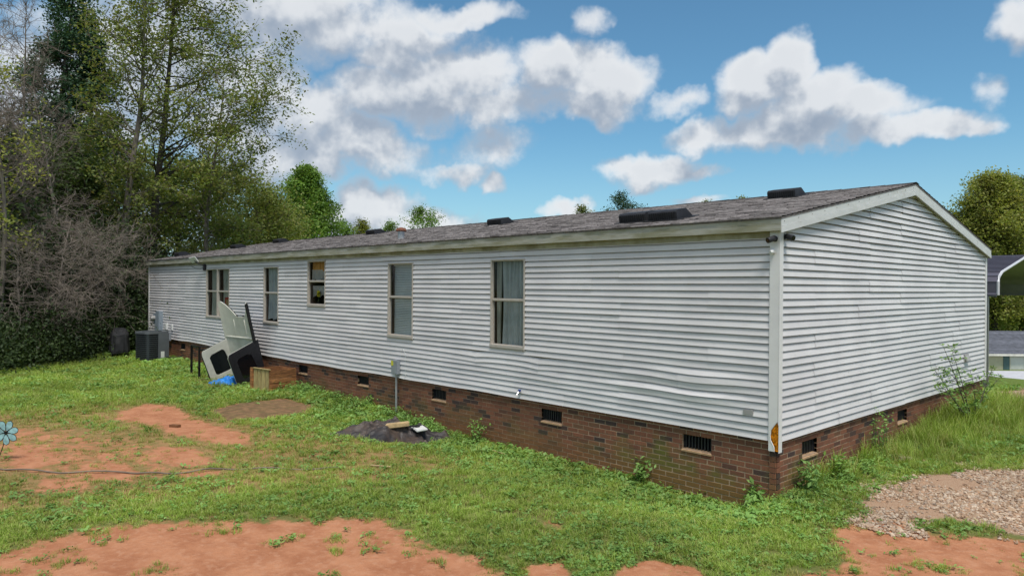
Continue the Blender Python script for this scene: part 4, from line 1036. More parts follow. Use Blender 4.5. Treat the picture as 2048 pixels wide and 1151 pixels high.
mb = MB(); mb.tube([HT(.03, .13, 1.16), HT(.3, .05, 1.13), HT(.72, .03, 1.12), HT(1.1, .05, 1.13), HT(1.38, .13, 1.16)], .028, 8); mb.build('roof_bow', M['ht_white'], ht, smooth=True)
for a in (.42, .95): MB().tube([HT(a, .018, .2), HT(a, .022, 1.0), HT(a, .02, 1.62)], .016, 6).build('stiffener', M['ht_white'], ht, smooth=True)
MB().tube([HT(.03, .90, .90), HT(.035, .81, .08), HT(.035, .74, .0)], .016, 6).build('seal', M['ht_black'], ht)
MB().tube([HT(.03, .05, .0), HT(.03, .76, .0)], .018, 6).build('seal', M['ht_black'], ht)
for a, u in ((.62, 1.72), (.94, 1.72), (.06, 2.05)): MB().tube([HT(a, .0, u), HT(a, .035, u)], .016, 8).build('latch', M['ht_black'], ht)
# planter box of cedar boards
pb = empty('planter_box', (-12.3, -.55, 0), 'open cedar board planter box with a pale end panel', 'planter')
e1 = Vector((-.12, .993, 0)); e2 = Vector((-.993, -.12, 0)); o0 = Vector((-12.02, -.86, 0)); zr = Matrix.Rotation(math.atan2(e1.y, e1.x), 3, 'Z')
def board(c, ln, th, h, axis, m, parent, name='board'):
    rot = Matrix.Rotation(math.atan2(axis.y, axis.x), 3, 'Z'); return MB().box(c, (ln, th, h), rot).build(name, m, parent, bevel=.004)
l1, l2, bh = .70, .74, .105
for k in range(5):
    z = .06+bh*k
    board(o0+e1*l1/2+Vector((0, 0, z)), l1+.02, .024, bh-.010, e1, M['wood'], pb)
    board(o0+e1*l1/2+e2*l2+Vector((0, 0, z)), l1, .024, bh-.010, e1, M['wood'], pb)
    board(o0+e1*l1+e2*l2/2+Vector((0, 0, z)), l2, .024, bh-.010, e2, M['wood'], pb)
for k in range(5):
    f = (.06+.17*k); board(o0+e2*(f+.04)+Vector((0, 0, .27)), .145, .022, .52, e2, M['pale_wood'] if k < 4 else M['wood'], pb)
board(o0+e2*(l2+.02)-e1*.02+Vector((0, 0, .28)), .09, .03, .54, e2, M['wood'], pb, 'corner_stile')
board(o0+e2*.34-e1*.005+Vector((0, 0, .548)), .72, .06, .02, e2, M['pale_wood'], pb, 'top_rail')
MB().prism([tuple(o0+Vector((0, 0, .30))), tuple(o0+e1*l1+Vector((0, 0, .30))), tuple(o0+e1*l1+e2*l2+Vector((0, 0, .30))), tuple(o0+e2*l2+Vector((0, 0, .30)))], None, (0, 0, -.02)).build('soil_fill', M['brown_soil'], pb)
# loose cloth-like sheets
def sheet(name, c, rx, ry, h, m, label, cat, seed, n=40, wr=.05, rot=0.0, freq=3.0, smooth=True):
    mb = MB(); cr_, sr_ = math.cos(rot), math.sin(rot); G_ = []
    for i in range(n+1):
        row = []
        for j in range(n+1):
            u, v = i/n*2-1, j/n*2-1; q = max(abs(u), abs(v)); a = math.atan2(v, u); rad = q*(1+.42*fbm(math.cos(a)*1.5, math.sin(a)*1.5, 1.6, 3, seed))
            x, y = math.cos(a)*rad*rx, math.sin(a)*rad*ry
            px_, py_ = c[0]+x*cr_-y*sr_, c[1]+x*sr_+y*cr_
            wx_, wy_ = x+.12*fbm(x, y, 3, 2, seed+5), y+.12*fbm(x, y, 3, 2, seed+6)
            fold = mnoise.ridged_multi_fractal(Vector((wx_*freq, wy_*freq*1.7, seed)), 1.0, 2.1, 3, 1.0, 2.0)
            lump = .75+1.1*fbm(x, y, 1.5, 2, seed+2)
            z = h*max(0, 1-q**2.4)*max(.15, lump) + wr*max(0, fold-.55)*(1-q**5) + .010*(1-q)
            row.append((px_, py_, gz(px_, py_)+max(z, -.005)+.004))
        G_.append(row)
    for i in range(n):
        for j in range(n): mb.quad(G_[i][j], G_[i+1][j], G_[i+1][j+1], G_[i][j+1])
    return tag(mb.build(name, m, smooth=smooth, fix=False), label, cat)
M['blue'] = mat('blue_tarp', (0.02, 0.21, 0.62), 0.35, var=.2, scale=6)
M['black_tarp'] = mat('black_liner', (0.026, 0.024, 0.026), 0.55, var=.4, scale=5, dirt=(0.15, 0.10, 0.07), dirt_amt=.6, dirt_scale=2.0, bump=.4, bscale=14)
c = on_z(462, 766); sheet('blue_tarp', c, .50, .27, .24, M['blue'], 'crumpled bright blue tarp at the foot of the hardtop', 'tarp', 4, wr=.09, rot=.7, freq=4.5)
pile = sheet('black_tarp', (-6.42, -1.12), 1.0, .62, .17, M['black_tarp'], 'crumpled black plastic sheeting lying in weeds by the foundation', 'tarp', 9, wr=.12, rot=1.05, freq=2.0, n=80)
from mathutils.bvhtree import BVHTree
pbvh = BVHTree.FromPolygons([v.co.copy() for v in pile.data.vertices], [tuple(f.vertices) for f in pile.data.polygons])
def on_pile(px, py, h):
    hit = pbvh.ray_cast(Vector(CAM), Vector(ray(px, py)).normalized())[0]
    if hit is None: hit = Vector(on_z(px, py, .1))
    top = max((pbvh.ray_cast(Vector((hit.x+a, hit.y+b_, 2)), Vector((0, 0, -1)))[0] or Vector((0, 0, 0))).z for a in (-.04, 0, .04) for b_ in (-.04, 0, .04))
    return Vector((hit.x, hit.y, top+h-.01))
p = on_pile(795, 858, .03); M['plank'] = mat('weathered_pine', (0.50, 0.36, 0.19), .8, var=.25, scale=6, dirt=(.28, .2, .1), dirt_amt=.4)
wb = MB().box(tuple(p), (.40, .13, .075), Matrix.Rotation(.95, 3, 'Z') @ Matrix.Rotation(-.10, 3, 'Y')).build('wood_block', M['plank'], bevel=.012); tag(wb, 'short pale wood block on the black plastic sheeting', 'wood block')
p = on_pile(838, 864, .015); lp = empty('latch_plate', tuple(p), 'white board with a black latch on the black plastic sheeting', 'board')
rot = Matrix.Rotation(-.35, 3, 'Z') @ Matrix.Rotation(.10, 3, 'X')
MB().box(tuple(p), (.40, .20, .04), rot).build('board', M['white_plastic'], lp, bevel=.012)
q = lambda a, b_, c_: tuple(p+rot @ Vector((a, b_, c_)))
MB().tube([q(-.02, -.02, .02), q(-.02, -.02, .05)], .045, 14).build('latch_hub', M['black_plastic'], lp)
MB().box(q(-.055, -.12, .045), (.05, .22, .022), rot @ Matrix.Rotation(-.35, 3, 'Z')).build('latch_arm', M['black_plastic'], lp, bevel=.006)
MB().tube([q(-.14, .05, .02), q(-.14, .05, .035)], .025, 10).build('bolt', M['black_plastic'], lp)
# black steel stand
st = empty('steel_stand', (-16.0, -.9, 0), 'black steel stand with two upright legs beside the hardtop', 'stand')
M['steel'] = mat('black_steel', (0.018, 0.016, 0.016), .45, metal=.3, var=.4)
for x, y in ((-16.36, -1.13), (-15.69, -1.16), (-16.2, -.18), (-15.6, -.2)): MB().box((x, y, .43), (.05, .05, .88)).build('leg', M['steel'], st, bevel=.004); MB().box((x, y, .01), (.10, .10, .02)).build('foot', M['steel'], st)
for (x0, y0), (x1, y1), z in (((-16.36, -1.13), (-15.69, -1.16), .86), ((-16.36, -1.13), (-16.2, -.18), .80), ((-15.69, -1.16), (-15.6, -.2), .78), ((-16.2, -.18), (-15.6, -.2), .86)):
    MB().tube([(x0, y0, z), (x1, y1, z)], .024, 8).build('rail', M['steel'], st)
for x, y in ((-16.36, -1.13), (-15.69, -1.16)):
    MB().box((x+.03, y-.02, .30), (.06, .05, .06)).build('clamp', M['steel'], st)
# air conditioner condenser
ac = empty('air_conditioner', (-20.95, -.8, 0), 'dark grey air conditioner condenser with wrap around grille beside the house', 'condenser')
M['ac'] = mat('ac_paint', (0.052, 0.060, 0.066), .5, var=.12); M['ac_top'] = mat('ac_top', (0.105, 0.115, 0.125), .5, var=.1); M['ac_in'] = mat('ac_coil', (0.016, 0.017, 0.018), .7)
ro = Matrix.Rotation(.25, 3, 'Z'); cc = Vector((-20.95, -.8, 0))
def rrect(hx, hy, r_, z, n=6):
    P = []
    for sx, sy, a0 in ((1, 1, 0), (-1, 1, 90), (-1, -1, 180), (1, -1, 270)):
        for k in range(n+1):
            a = R(a0+90*k/n); P.append(tuple(cc+ro @ Vector((sx*(hx-r_)+r_*math.cos(a), sy*(hy-r_)+r_*math.sin(a), z))))
    return P
def ring_prism(hx, hy, r_, z0, z1, m, nm, par): return MB().prism(rrect(hx, hy, r_, z0), None, (0, 0, z1-z0)).build(nm, m, par)
ring_prism(.36, .36, .14, .06, .93, M['ac_in'], 'coil', ac); ring_prism(.40, .40, .16, .93, 1.0, M['ac_top'], 'top_cover', ac); ring_prism(.40, .40, .16, .0, .06, M['ac'], 'base_pan', ac)
for k in range(13): 
    z = .10+.063*k; ring_prism(.385, .385, .155, z, z+.022, M['ac'], 'grille_band', ac)
for k in range(4):
    a = R(45+90*k); d = ro @ Vector((math.cos(a), math.sin(a), 0)); MB().box(tuple(cc+d*.43*1.06-d*.03+Vector((0, 0, .5))), (.07, .07, .88), ro @ Matrix.Rotation(a, 3, 'Z')).build('corner_post', M['ac'], ac)
MB().box(tuple(cc+ro @ Vector((.39, .17, .5))), (.03, .36, .88), ro).build('service_panel', M['ac_top'], ac, bevel=.004)
MB().box(tuple(cc+ro @ Vector((.408, .13, .26))), (.004, .12, .2), ro).build('rating_label', M['white_plastic'], ac)
MB().tube([tuple(cc+Vector((0, 0, 1.0))), tuple(cc+Vector((0, 0, 1.02)))], .29, 24).build('fan_guard', M['ac'], ac)
MB().tube([tuple(cc+ro @ Vector((.38, .25, .16))), (-20.5, -.25, .14), (-20.45, -.02, .18)], .02, 8).build('line_set', M['dark'], ac)
# covered grill
gr = empty('covered_grill', (-22.9, -1.25, 0), 'black fabric covered barbecue grill behind the air conditioner', 'grill')
M['cover'] = mat('grill_cover', (0.020, 0.020, 0.022), .75, var=.4, scale=4, dirt=(.07, .065, .06), dirt_amt=.4, dirt_scale=2)
mb = MB(); n_ = 36; lv = [(.22, .62, .30), (.30, .63, .31), (.55, .60, .29), (.82, .58, .28), (.88, .54, .26), (.98, .36, .20), (1.02, .30, .14)]; cg = Vector((-22.9, -1.25, 0)); rg = Matrix.Rotation(-.25, 3, 'Z'); rings = []
for z, hx, hy in lv:
    ring = []
    for k in range(n_):
        a = 2*math.pi*k/n_; cx_, sy_ = math.cos(a), math.sin(a); e = .55; w_ = 1+.05*math.sin(a*9+z*4)*(1 if z < .8 else .2)
        ring.append(tuple(cg+rg @ Vector((hx*w_*abs(cx_)**e*(1 if cx_ > 0 else -1), hy*w_*abs(sy_)**e*(1 if sy_ > 0 else -1), z+.02*math.sin(a*5)))))
    rings.append(ring)
for a, b_ in zip(rings[:-1], rings[1:]):
    for k in range(n_): mb.quad(a[k], a[(k+1) % n_], b_[(k+1) % n_], b_[k])
mb.quad(*rings[-1]); mb.build('cover', M['cover'], gr, smooth=True, fix=False)
for sx in (-.5, .5):
    for sy in (-.2, .2): MB().tube([tuple(cg+rg @ Vector((sx, sy, 0))), tuple(cg+rg @ Vector((sx, sy, .4)))], .02, 6).build('leg', M['steel'], gr)
# electric service gear on the far end of the wall
def wall_box(name, s0, s1, z0, z1, d, m, label, cat, bevel=.008):
    g = empty(name, PL((s0+s1)/2, .01, z0), label, cat); MB().box2(PL(s0, .008, z0), PL(s1, d, z1)).build('case', m, g, bevel=bevel)
    MB().box2(PL(s0+.012, d-.001, z0+.012), PL(s1-.012, d+.006, z1-.012)).build('cover_plate', m, g, bevel=.003); return g
M['panel'] = mat('panel_grey', (0.27, 0.32, 0.37), .5, var=.1)
g = wall_box('breaker_cabinet', 22.35, 22.72, .92, 1.60, .16, M['panel'], 'tall blue grey breaker cabinet above the air conditioner', 'cabinet')
MB().tube([PL(22.54, .06, .93), PL(22.54, .06, 0)], .03, 8).build('conduit', M['galv'], g)
g = empty('electric_meter', PL(22.95, .05, 1.2), 'round electric meter beside the blue grey cabinet', 'meter')
MB().box2(PL(22.80, .008, 1.12), PL(23.10, .12, 1.50)).build('socket', M['panel'], g, bevel=.006); MB().tube([PL(22.95, .12, 1.34), PL(22.95, .20, 1.34), PL(22.95, .25, 1.34)], [.085, .085, .06], 16).build('meter_dome', M['beige'], g)
g = wall_box('telephone_box', 21.80, 21.98, .98, 1.20, .09, M['white_plastic'], 'white telephone box next to the blue grey cabinet', 'utility box')
g = wall_box('cable_box', 21.30, 21.42, .98, 1.18, .06, M['white_plastic'], 'small white cable box beside the telephone box', 'utility box')
g = wall_box('disconnect_box', 21.50, 21.72, .62, .92, .10, M['gray_metal'], 'grey disconnect box below the telephone box', 'utility box')
# grey utility box with conduit in mid wall
g = wall_box('junction_box', 7.87, 8.07, .77, 1.05, .12, M['gray_metal'], 'grey utility box with a yellow sticker on a conduit', 'utility box')
MB().box2(PL(7.98, .127, .94), PL(8.06, .1295, 1.04)).build('sticker', mat('yellow_sticker', (.62, .58, .05), .6), g)
MB().tube([PL(7.96, .065, .78), PL(7.96, .065, .4), PL(7.95, .065, -.3)], .022, 10).build('conduit', M['galv'], g)
MB().tube([PL(7.93, .03, .72), PL(7.90, .03, .70), PL(7.74, .028, .69), PL(7.70, .026, .74), PL(7.70, .026, 1.18), PL(7.78, .026, 1.28), PL(7.86, .026, 1.20), PL(7.86, .026, 1.05)], .007, 6).build('cable_loop', M['white_plastic'], g)
# hose tap
g = empty('hose_tap', PL(4.39, .02, .81), 'chrome hose tap with a blue handle low on the siding', 'tap')
M['chrome'] = mat('chrome', (.62, .62, .63), .2, metal=1.0)
MB().tube([PL(4.39, .01, .81), PL(4.39, .09, .81), PL(4.39, .13, .77)], .014, 10).build('spout', M['chrome'], g); MB().tube([PL(4.39, .012, .81), PL(4.39, .02, .81)], .03, 12).build('flange', M['chrome'], g)
MB().tube([PL(4.39, .07, .825), PL(4.39, .07, .85)], .026, 10).build('handle', mat('blue_handle', (.03, .06, .25), .4), g)
# cameras under the eave at the near corner
def bullet_cam(base, d, label):
    base = Vector(base); d = Vector(d).normalized(); up_ = Vector((0, 0, 1)); g = empty('security_camera', tuple(base), label, 'camera'); h = base+d*.05
    MB().tube([tuple(base-d*.005), tuple(base+d*.015)], .035, 14).build('base_plate', M['black_plastic'], g); MB().tube([tuple(base+d*.01), tuple(base+d*.06)], .012, 8).build('arm', M['black_plastic'], g)
    f = (d*.8+Vector((d.y, -d.x, 0))*.3 - up_*.25).normalized(); b0 = base+d*.055
    MB().tube([tuple(b0-f*.03), tuple(b0+f*.07), tuple(b0+f*.085)], [.032, .036, .034], 14).build('housing', M['black_plastic'], g); MB().tube([tuple(b0+f*.083), tuple(b0+f*.088)], .022, 12).build('lens', M['dark_glass'], g)
bullet_cam((-.02, -.043, 3.135), (0, -1, 0), 'black security camera on the long wall face of the corner post')
bullet_cam((.026, .085, 3.165), (1, 0, 0), 'black security camera on the gable face of the corner post')
g = empty('motion_sensor', (-.04, -.036, 2.99), 'small white sensor below the black cameras', 'sensor')
MB().box2((-.06, -.042, 2.965), (-.02, -.058, 3.01)).build('bracket', M['white_plastic'], g); MB().tube([(-.04, -.056, 2.985), (-.045, -.09, 2.975), (-.048, -.108, 2.97)], [.022, .028, .02], 14).build('sensor_head', M['white_plastic'], g)
# flood light under the far eave
g = empty('flood_light', (-18.7, -.15, 3.2), 'eave flood light with a tilted panel and black arm', 'light')
rt = Matrix.Rotation(R(38), 3, 'X') @ Matrix.Rotation(.2, 3, 'Z')
MB().box((-18.75, -.26, 3.30), (.36, .03, .20), rt).build('light_panel', M['white_plastic'], g, bevel=.006); MB().box((-18.75, -.245, 3.285), (.30, .03, .16), rt).build('panel_back', M['dark'], g)
MB().tube([(-18.72, -.24, 3.27), (-18.55, -.18, 3.17), (-18.35, -.02, 3.10)], .018, 8).build('arm', M['black_plastic'], g)
MB().box((-18.38, -.06, 3.07), (.09, .09, .20)).build('lamp_head', M['black_plastic'], g, bevel=.01)
MB().tube([(-19.6, -.03, 3.12), (-19.2, -.04, 3.05), (-18.8, -.04, 3.03), (-18.45, -.04, 3.08)], .006, 6).build('wire', M['dark'], g)
# gable vent hood and the pale tag on the siding
g = empty('dryer_vent', (0.02, 7.72, 1.2), 'small grey vent hood low on the gable wall', 'vent')
MB().box2((.008, 7.58, 1.14), (.05, 7.86, 1.30)).build('hood', M['beige'], g, bevel=.008); MB().prism([(.05, 7.60, 1.28), (.05, 7.84, 1.28), (.09, 7.84, 1.17), (.09, 7.60, 1.17)], None, (-.02, 0, -.01)).build('flap', M['beige'], g)
tag(MB().box2(PL(.29, .020, .985), PL(.42, .042, 1.045)).build('wall_plate', M['beige']), 'pale grey plate on the buckled siding', 'plate')
# metal flower garden stake
c0 = on_z(-6, 918); fc = at_depth(13, 864, (np.array(c0)-CAM) @ _F); g = empty('flower_stake', (c0[0], c0[1], 0), 'blue glass flower on a thin dark garden stake', 'garden ornament')
M['petal'] = mat('teal_glass', (0.30, 0.50, 0.52), .2, var=.25, scale=14); fcv = Vector(fc); ax = Vector(_r); upv = Vector((0, 0, 1)); nrm_ = Vector(-_F)
MB().tube([(c0[0], c0[1], -.05), tuple((Vector(c0)+fcv)/2+ax*.02), tuple(fcv)], .006, 6).build('stake', M['steel'], g)
for k in range(7):
    a = 2*math.pi*k/7+.25; dr = ax*math.cos(a)+upv*math.sin(a); sd = ax*-math.sin(a)+upv*math.cos(a)
    out = [fcv+dr*(.03+.15*t)+sd*w_ for t, w_ in ((0, .008), (.3, .034), (.6, .046), (.85, .036), (1, .0), (.85, -.036), (.6, -.046), (.3, -.034), (0, -.008))]
    pe = MB().prism([tuple(p_+nrm_*.004) for p_ in out], None, tuple(nrm_*.008)).build('petal', M['petal'], g)
    MB().tube([tuple(p_+nrm_*.008) for p_ in out], .0055, 5, caps=False).build('petal_rim', M['steel'], pe)
MB().tube([tuple(fcv-nrm_*.005), tuple(fcv+nrm_*.02)], .025, 10).build('hub', M['steel'], g)
# hose / rope across the grass, stick, half brick, board in the grass
pts = [on_z(*q) for q in ((-40, 930), (10, 938), (120, 946), (250, 943), (330, 948), (420, 940), (520, 938), (640, 939), (700, 934))]
rp = []
for a, b_ in zip(pts[:-1], pts[1:]):
    for k in range(6):
        t = k/6; p_ = a*(1-t)+b_*t; x, y = p_[0]+.03*fbm(p_[0], p_[1], 1.5, 2, 3), p_[1]+.05*fbm(p_[0], p_[1], 1.1, 2, 4); rp.append((x, y, gz(x, y)+.018+.012*math.sin(len(rp)*.9)))
M['rope'] = mat('old_rope', (.20, .16, .12), .9, var=.3); tag(MB().tube(rp, .0115, 6).build('garden_hose', M['rope'], smooth=True), 'thin brown hose lying across the patchy grass', 'hose')
a, b_ = on_z(742, 932), on_z(782, 936); tag(MB().tube([(a[0], a[1], gz(a[0], a[1])+.03), (b_[0], b_[1], gz(b_[0], b_[1])+.03)], .012, 6).build('stick', M['plank']), 'short pale stick on the grass in front of the black sheeting', 'stick')
p = on_z(350, 855); tag(MB().box((p[0], p[1], .03), (.19, .09, .06), Matrix.Rotation(.5, 3, 'Z')).build('loose_brick', M['brick'], bevel=.006), 'loose brick lying on the bare red clay', 'brick')
p = on_z(1800, 922, .07); tag(MB().box((p[0], p[1], gz(p[0], p[1])+.05), (.30, .16, .05), Matrix.Rotation(.3, 3, 'Z')).build('concrete_block', mat('pale_block', (.40, .31, .23), .9), bevel=.006), 'pale concrete block half hidden in tall grass', 'block')
a, b_ = on_z(985, 886), on_z(1045, 903); tag(MB().tube([(a[0], a[1], gz(a[0], a[1])+.06), (b_[0], b_[1], gz(b_[0], b_[1])+.04)], .008, 6).build('cane', M['plank']), 'thin pale cane in the weeds along the foundation', 'stick')

# ------------------------------------------------------------------ carport and neighbouring house beyond the gable
cp = empty('carport', (-3.8, 15.8, 0), 'open metal carport with dark ribbed roof and white trim', 'carport')
M['cp_roof'] = mat('carport_metal', (0.135, 0.125, 0.155), .35, metal=.4, var=.08); M['cp_trim'] = mat('carport_trim', (.58, .58, .60), .4, var=.05); M['cp_in'] = mat('carport_lining', (.21, .22, .19), .5, var=.08); M['cp_post'] = mat('carport_post', (.22, .225, .23), .45, metal=.5, var=.15)
X1, X0, Y0, Y1 = -.57, -7.0, 12.8, 19.4; prof = [(Y0, 2.41), (Y0, 2.74), (Y0+.10, 2.88), (Y0+.35, 2.99), ((Y0+Y1)/2, 3.52), (Y1-.35, 2.99), (Y1-.10, 2.88), (Y1, 2.74), (Y1, 2.41)]
for i, ((ya, za), (yb, zb)) in enumerate(zip(prof[:-1], prof[1:])):
    L_ = math.hypot(yb-ya, zb-za); n_ = max(1, round(L_/.23)); nv = Vector((0, -(zb-za), yb-ya)).normalized()
    for k in range(n_):
        a = Vector((0, ya+(yb-ya)*k/n_, za+(zb-za)*k/n_)); b_ = Vector((0, ya+(yb-ya)*(k+1)/n_, za+(zb-za)*(k+1)/n_)); m1 = a*.82+b_*.18
        mb = MB(); X = Vector((X1, 0, 0)); w_ = (X0-X1, 0, 0)
        mb.prism([tuple(X+a), tuple(X+a+nv*.026), tuple(X+a*.9+b_*.1+nv*.026), tuple(X+m1+nv*.006), tuple(X+b_+nv*.006), tuple(X+b_)], None, w_); mb.build('roof_sheet', M['cp_roof'], cp)
        MB().prism([tuple(X+a-nv*.002), tuple(X+b_-nv*.002), tuple(X+b_-nv*.008), tuple(X+a-nv*.008)], None, w_).build('lining_sheet', M['cp_in'], cp)
MB().tube([(X1+.015, y, z+.012) for y, z in prof], .034, 6).build('edge_trim', M['cp_trim'], cp)
for y in (Y0+.03, Y1-.03):
    MB().box2((X1-.02, y-.03, 2.38), (X0, y+.03, 2.43)).build('eave_beam', M['cp_post'], cp)
    for x in (X1-.24, -3.9, X0+.05): MB().box((x, y, 1.2), (.10, .10, 2.5)).build('post', M['cp_post'], cp)
nbh = empty('neighbour_house', tuple(at_depth(2040, 737, 60)), 'low cream sided house with a slate grey roof beyond the carport', 'house')
M['cream'] = mat('cream_siding', (.62, .58, .42), .6, var=.05); M['slate'] = mat('slate_shingle', (.10, .105, .125), .9, var=.25, scale=3, rand=.2); M['teal'] = mat('teal_shutter', (.10, .17, .18), .6); M['nb_trim'] = mat('nb_trim', (.70, .68, .60), .5)
nx_ = Vector((_r[0], _r[1], 0)); ny_ = Vector((_F[0], _F[1], 0)).normalized(); n0 = Vector(at_depth(2040, 739, 60)); n0.z = -4.2
def NB(a, d, z): return tuple(n0+nx_*a+ny_*d+Vector((0, 0, z)))
def nbox(a0, a1, d0, d1, z0, z1, m, nm, par=None):
    return MB().prism([NB(a0, d0, z0), NB(a1, d0, z0), NB(a1, d1, z0), NB(a0, d1, z0)], None, (0, 0, z1-z0)).build(nm, m, par or nbh)
nbox(-12, 9, 0, 8, -.6, 1.45, M['cream'], 'wall')
for k in range(9): nbox(-12.02, 9.02, -.03, -.005, .02+k*.16, .165+k*.16, M['cream'], 'clapboard')
rf = MB().prism([NB(-12.5, -.5, 1.42), NB(-12.5, 8.5, 1.42), NB(-12.5, 4, 3.05)], None, tuple(nx_*22)).build('roof', M['slate'], nbh)
nrows = 14
for k in range(nrows):
    f0, f1 = k/nrows, (k+1)/nrows; MB().prism([NB(-12.55, -.55+4.55*f0, 1.43+1.64*f0), NB(9.55, -.55+4.55*f0, 1.43+1.64*f0), NB(9.55, -.55+4.55*f1, 1.44+1.64*f1), NB(-12.55, -.55+4.55*f1, 1.44+1.64*f1)], None, (0, 0, .03)).build('shingle_course', M['slate'], rf)
nbox(-12.5, 9.5, -.56, -.50, 1.26, 1.43, M['nb_trim'], 'fascia')
nbox(-1.45, -.95, -.07, -.035, .06, 1.18, M['teal'], 'shutter'); 
wn_ = nbox(-.92, 1.3, -.08, -.033, .0, 1.22, M['nb_trim'], 'window'); nbox(-.82, .25, -.095, -.082, .12, 1.12, M['white_plastic'], 'window_shade', wn_); nbox(.33, 1.2, -.095, -.082, .12, 1.12, M['white_plastic'], 'window_shade', wn_)
dv = MB().prism([NB(-16, -12, .10), NB(14, -12, .02), NB(14, -1.6, .14), NB(-16, -1.6, .16)], None, (0, 0, -.02)).build('driveway', mat('pale_concrete', (.50, .50, .52), .9, var=.08)); tag(dv, kind='structure')

# ------------------------------------------------------------------ grass, weeds, gravel
M['grass'] = leaf_mat('grass_blade', [(0.195, 0.295, 0.040), (0.265, 0.390, 0.056), (0.340, 0.460, 0.084), (0.47, 0.48, 0.18)], trans=.32, jitter=.2, patch=.10)
M['grass_dry'] = leaf_mat('grass_dry', [(0.28, 0.30, 0.07), (0.36, 0.35, 0.10), (0.43, 0.36, 0.15)], trans=.3, jitter=.2)
M['weed'] = leaf_mat('weed_leaf', [(0.130, 0.250, 0.055), (0.190, 0.340, 0.080), (0.265, 0.420, 0.120)], trans=.28, jitter=.3)
lib = {}
def blade_tuft(nm, n, h, rad, wid, seed, m, bend=.5, flat=0.0):
    rng = np.random.default_rng(seed); V, Fq, k = [], [], 0
    for i in range(n):
        a = rng.uniform(0, 6.28); r_ = rad*math.sqrt(rng.random()); b0 = np.array([r_*math.cos(a), r_*math.sin(a), -.01]); hh = h*rng.uniform(.5, 1.15); w = wid*rng.uniform(.7, 1.3)
        d = rng.uniform(0, 6.28); o = np.array([math.cos(d), math.sin(d), 0]); sd = np.array([-o[1], o[0], 0])*w/2; be = bend*rng.uniform(.3, 1.3)*hh
        p1 = b0+np.array([0, 0, hh*.55])+o*be*.35; p2 = b0+np.array([0, 0, hh*(.95-flat)])+o*be
        V += [b0-sd, b0+sd, p1-sd*.85, p1+sd*.85, p2]; Fq += [(k, k+1, k+3, k+2), (k+2, k+3, k+4, k+4)]; k += 5
    me = bpy.data.meshes.new(nm); me.from_pydata([tuple(v) for v in V], [], [f if f[2] != f[3] else f[:3] for f in Fq]); me.materials.append(M[m]); me.update(); return me
def leaf_tuft(nm, n, h, rad, size, seed, m, aspect=.75, stems=False):
    rng = np.random.default_rng(seed); C_ = np.column_stack([rng.normal(size=n)*rad*.55, rng.normal(size=n)*rad*.55, h*rng.uniform(.25, 1.0, n)])
    V, Fq = leaves_np(C_, size, rng, up=1.1, aspect=aspect)
    if stems:
        V2, F2 = tubes_np([(np.array([[C_[i][0]*.3, C_[i][1]*.3, -.01], C_[i]*.9]), np.array([.003, .002])) for i in range(0, n, 3)], 3); Fq = np.concatenate([Fq, F2+len(V)]); V = np.concatenate([V, V2])
    me = np_mesh(nm, V, Fq); me.materials.append(M[m]); return me
def lib_col(nm, meshes):
    c = bpy.data.collections.new(nm)
    for i, me in enumerate(meshes): c.objects.link(bpy.data.objects.new('%s_%02d' % (nm, i), me))
    return c
def scatter(name, label, pts, rots, scl, idx, coll):
    me = bpy.data.meshes.new(name); me.vertices.add(len(pts)); me.vertices.foreach_set('co', np.asarray(pts, np.float32).ravel())
    a = me.attributes.new('rot', 'FLOAT_VECTOR', 'POINT'); a.data.foreach_set('vector', np.asarray(rots, np.float32).ravel())
    a = me.attributes.new('scl', 'FLOAT_VECTOR', 'POINT'); a.data.foreach_set('vector', np.asarray(scl, np.float32).ravel())
    a = me.attributes.new('idx', 'INT', 'POINT'); a.data.foreach_set('value', np.asarray(idx, np.int32))
    o = bpy.data.objects.new(name, me); col.objects.link(o); tag(o, label, None, None, 'stuff')
    ng = bpy.data.node_groups.new(name, 'GeometryNodeTree'); ng.interface.new_socket('Geometry', in_out='INPUT', socket_type='NodeSocketGeometry'); ng.interface.new_socket('Geometry', in_out='OUTPUT', socket_type='NodeSocketGeometry')
    N = NT(ng); gi_ = N.n('NodeGroupInput'); go_ = N.n('NodeGroupOutput'); ip = N.n('GeometryNodeInstanceOnPoints'); ci = N.n('GeometryNodeCollectionInfo')
    ci.inputs['Collection'].default_value = coll; ci.inputs['Separate Children'].default_value = True; ci.inputs['Reset Children'].default_value = True
    def attr(n_, t): q = N.n('GeometryNodeInputNamedAttribute', data_type=t); q.inputs['Name'].default_value = n_; return q.outputs['Attribute']
    m2p = N.n('GeometryNodeMeshToPoints'); L = ng.links.new
    L(gi_.outputs[0], m2p.inputs['Mesh']); L(m2p.outputs[0], ip.inputs['Points']); L(ci.outputs[0], ip.inputs['Instance']); ip.inputs['Pick Instance'].default_value = True
    L(attr('idx', 'INT'), ip.inputs['Instance Index']); e2r = N.n('FunctionNodeEulerToRotation'); L(attr('rot', 'FLOAT_VECTOR'), e2r.inputs[0]); L(e2r.outputs[0], ip.inputs['Rotation']); L(attr('scl', 'FLOAT_VECTOR'), ip.inputs['Scale'])
    L(ip.outputs[0], go_.inputs[0]); md = o.modifiers.new('scatter', 'NODES'); md.node_group = ng
    return o
rng = np.random.default_rng(77)
def fan(n, r0, r1, power, half=R(52)):
    """points in a wide fan of ground round the viewpoint, thinning with distance"""
    u = rng.random(n); e = 2-power; r_ = (r0**e+(r1**e-r0**e)*u)**(1/e); a = YAW+rng.uniform(-half, half, n)
    return np.column_stack([CAM[0]+np.sin(a)*r_, CAM[1]+np.cos(a)*r_]), r_
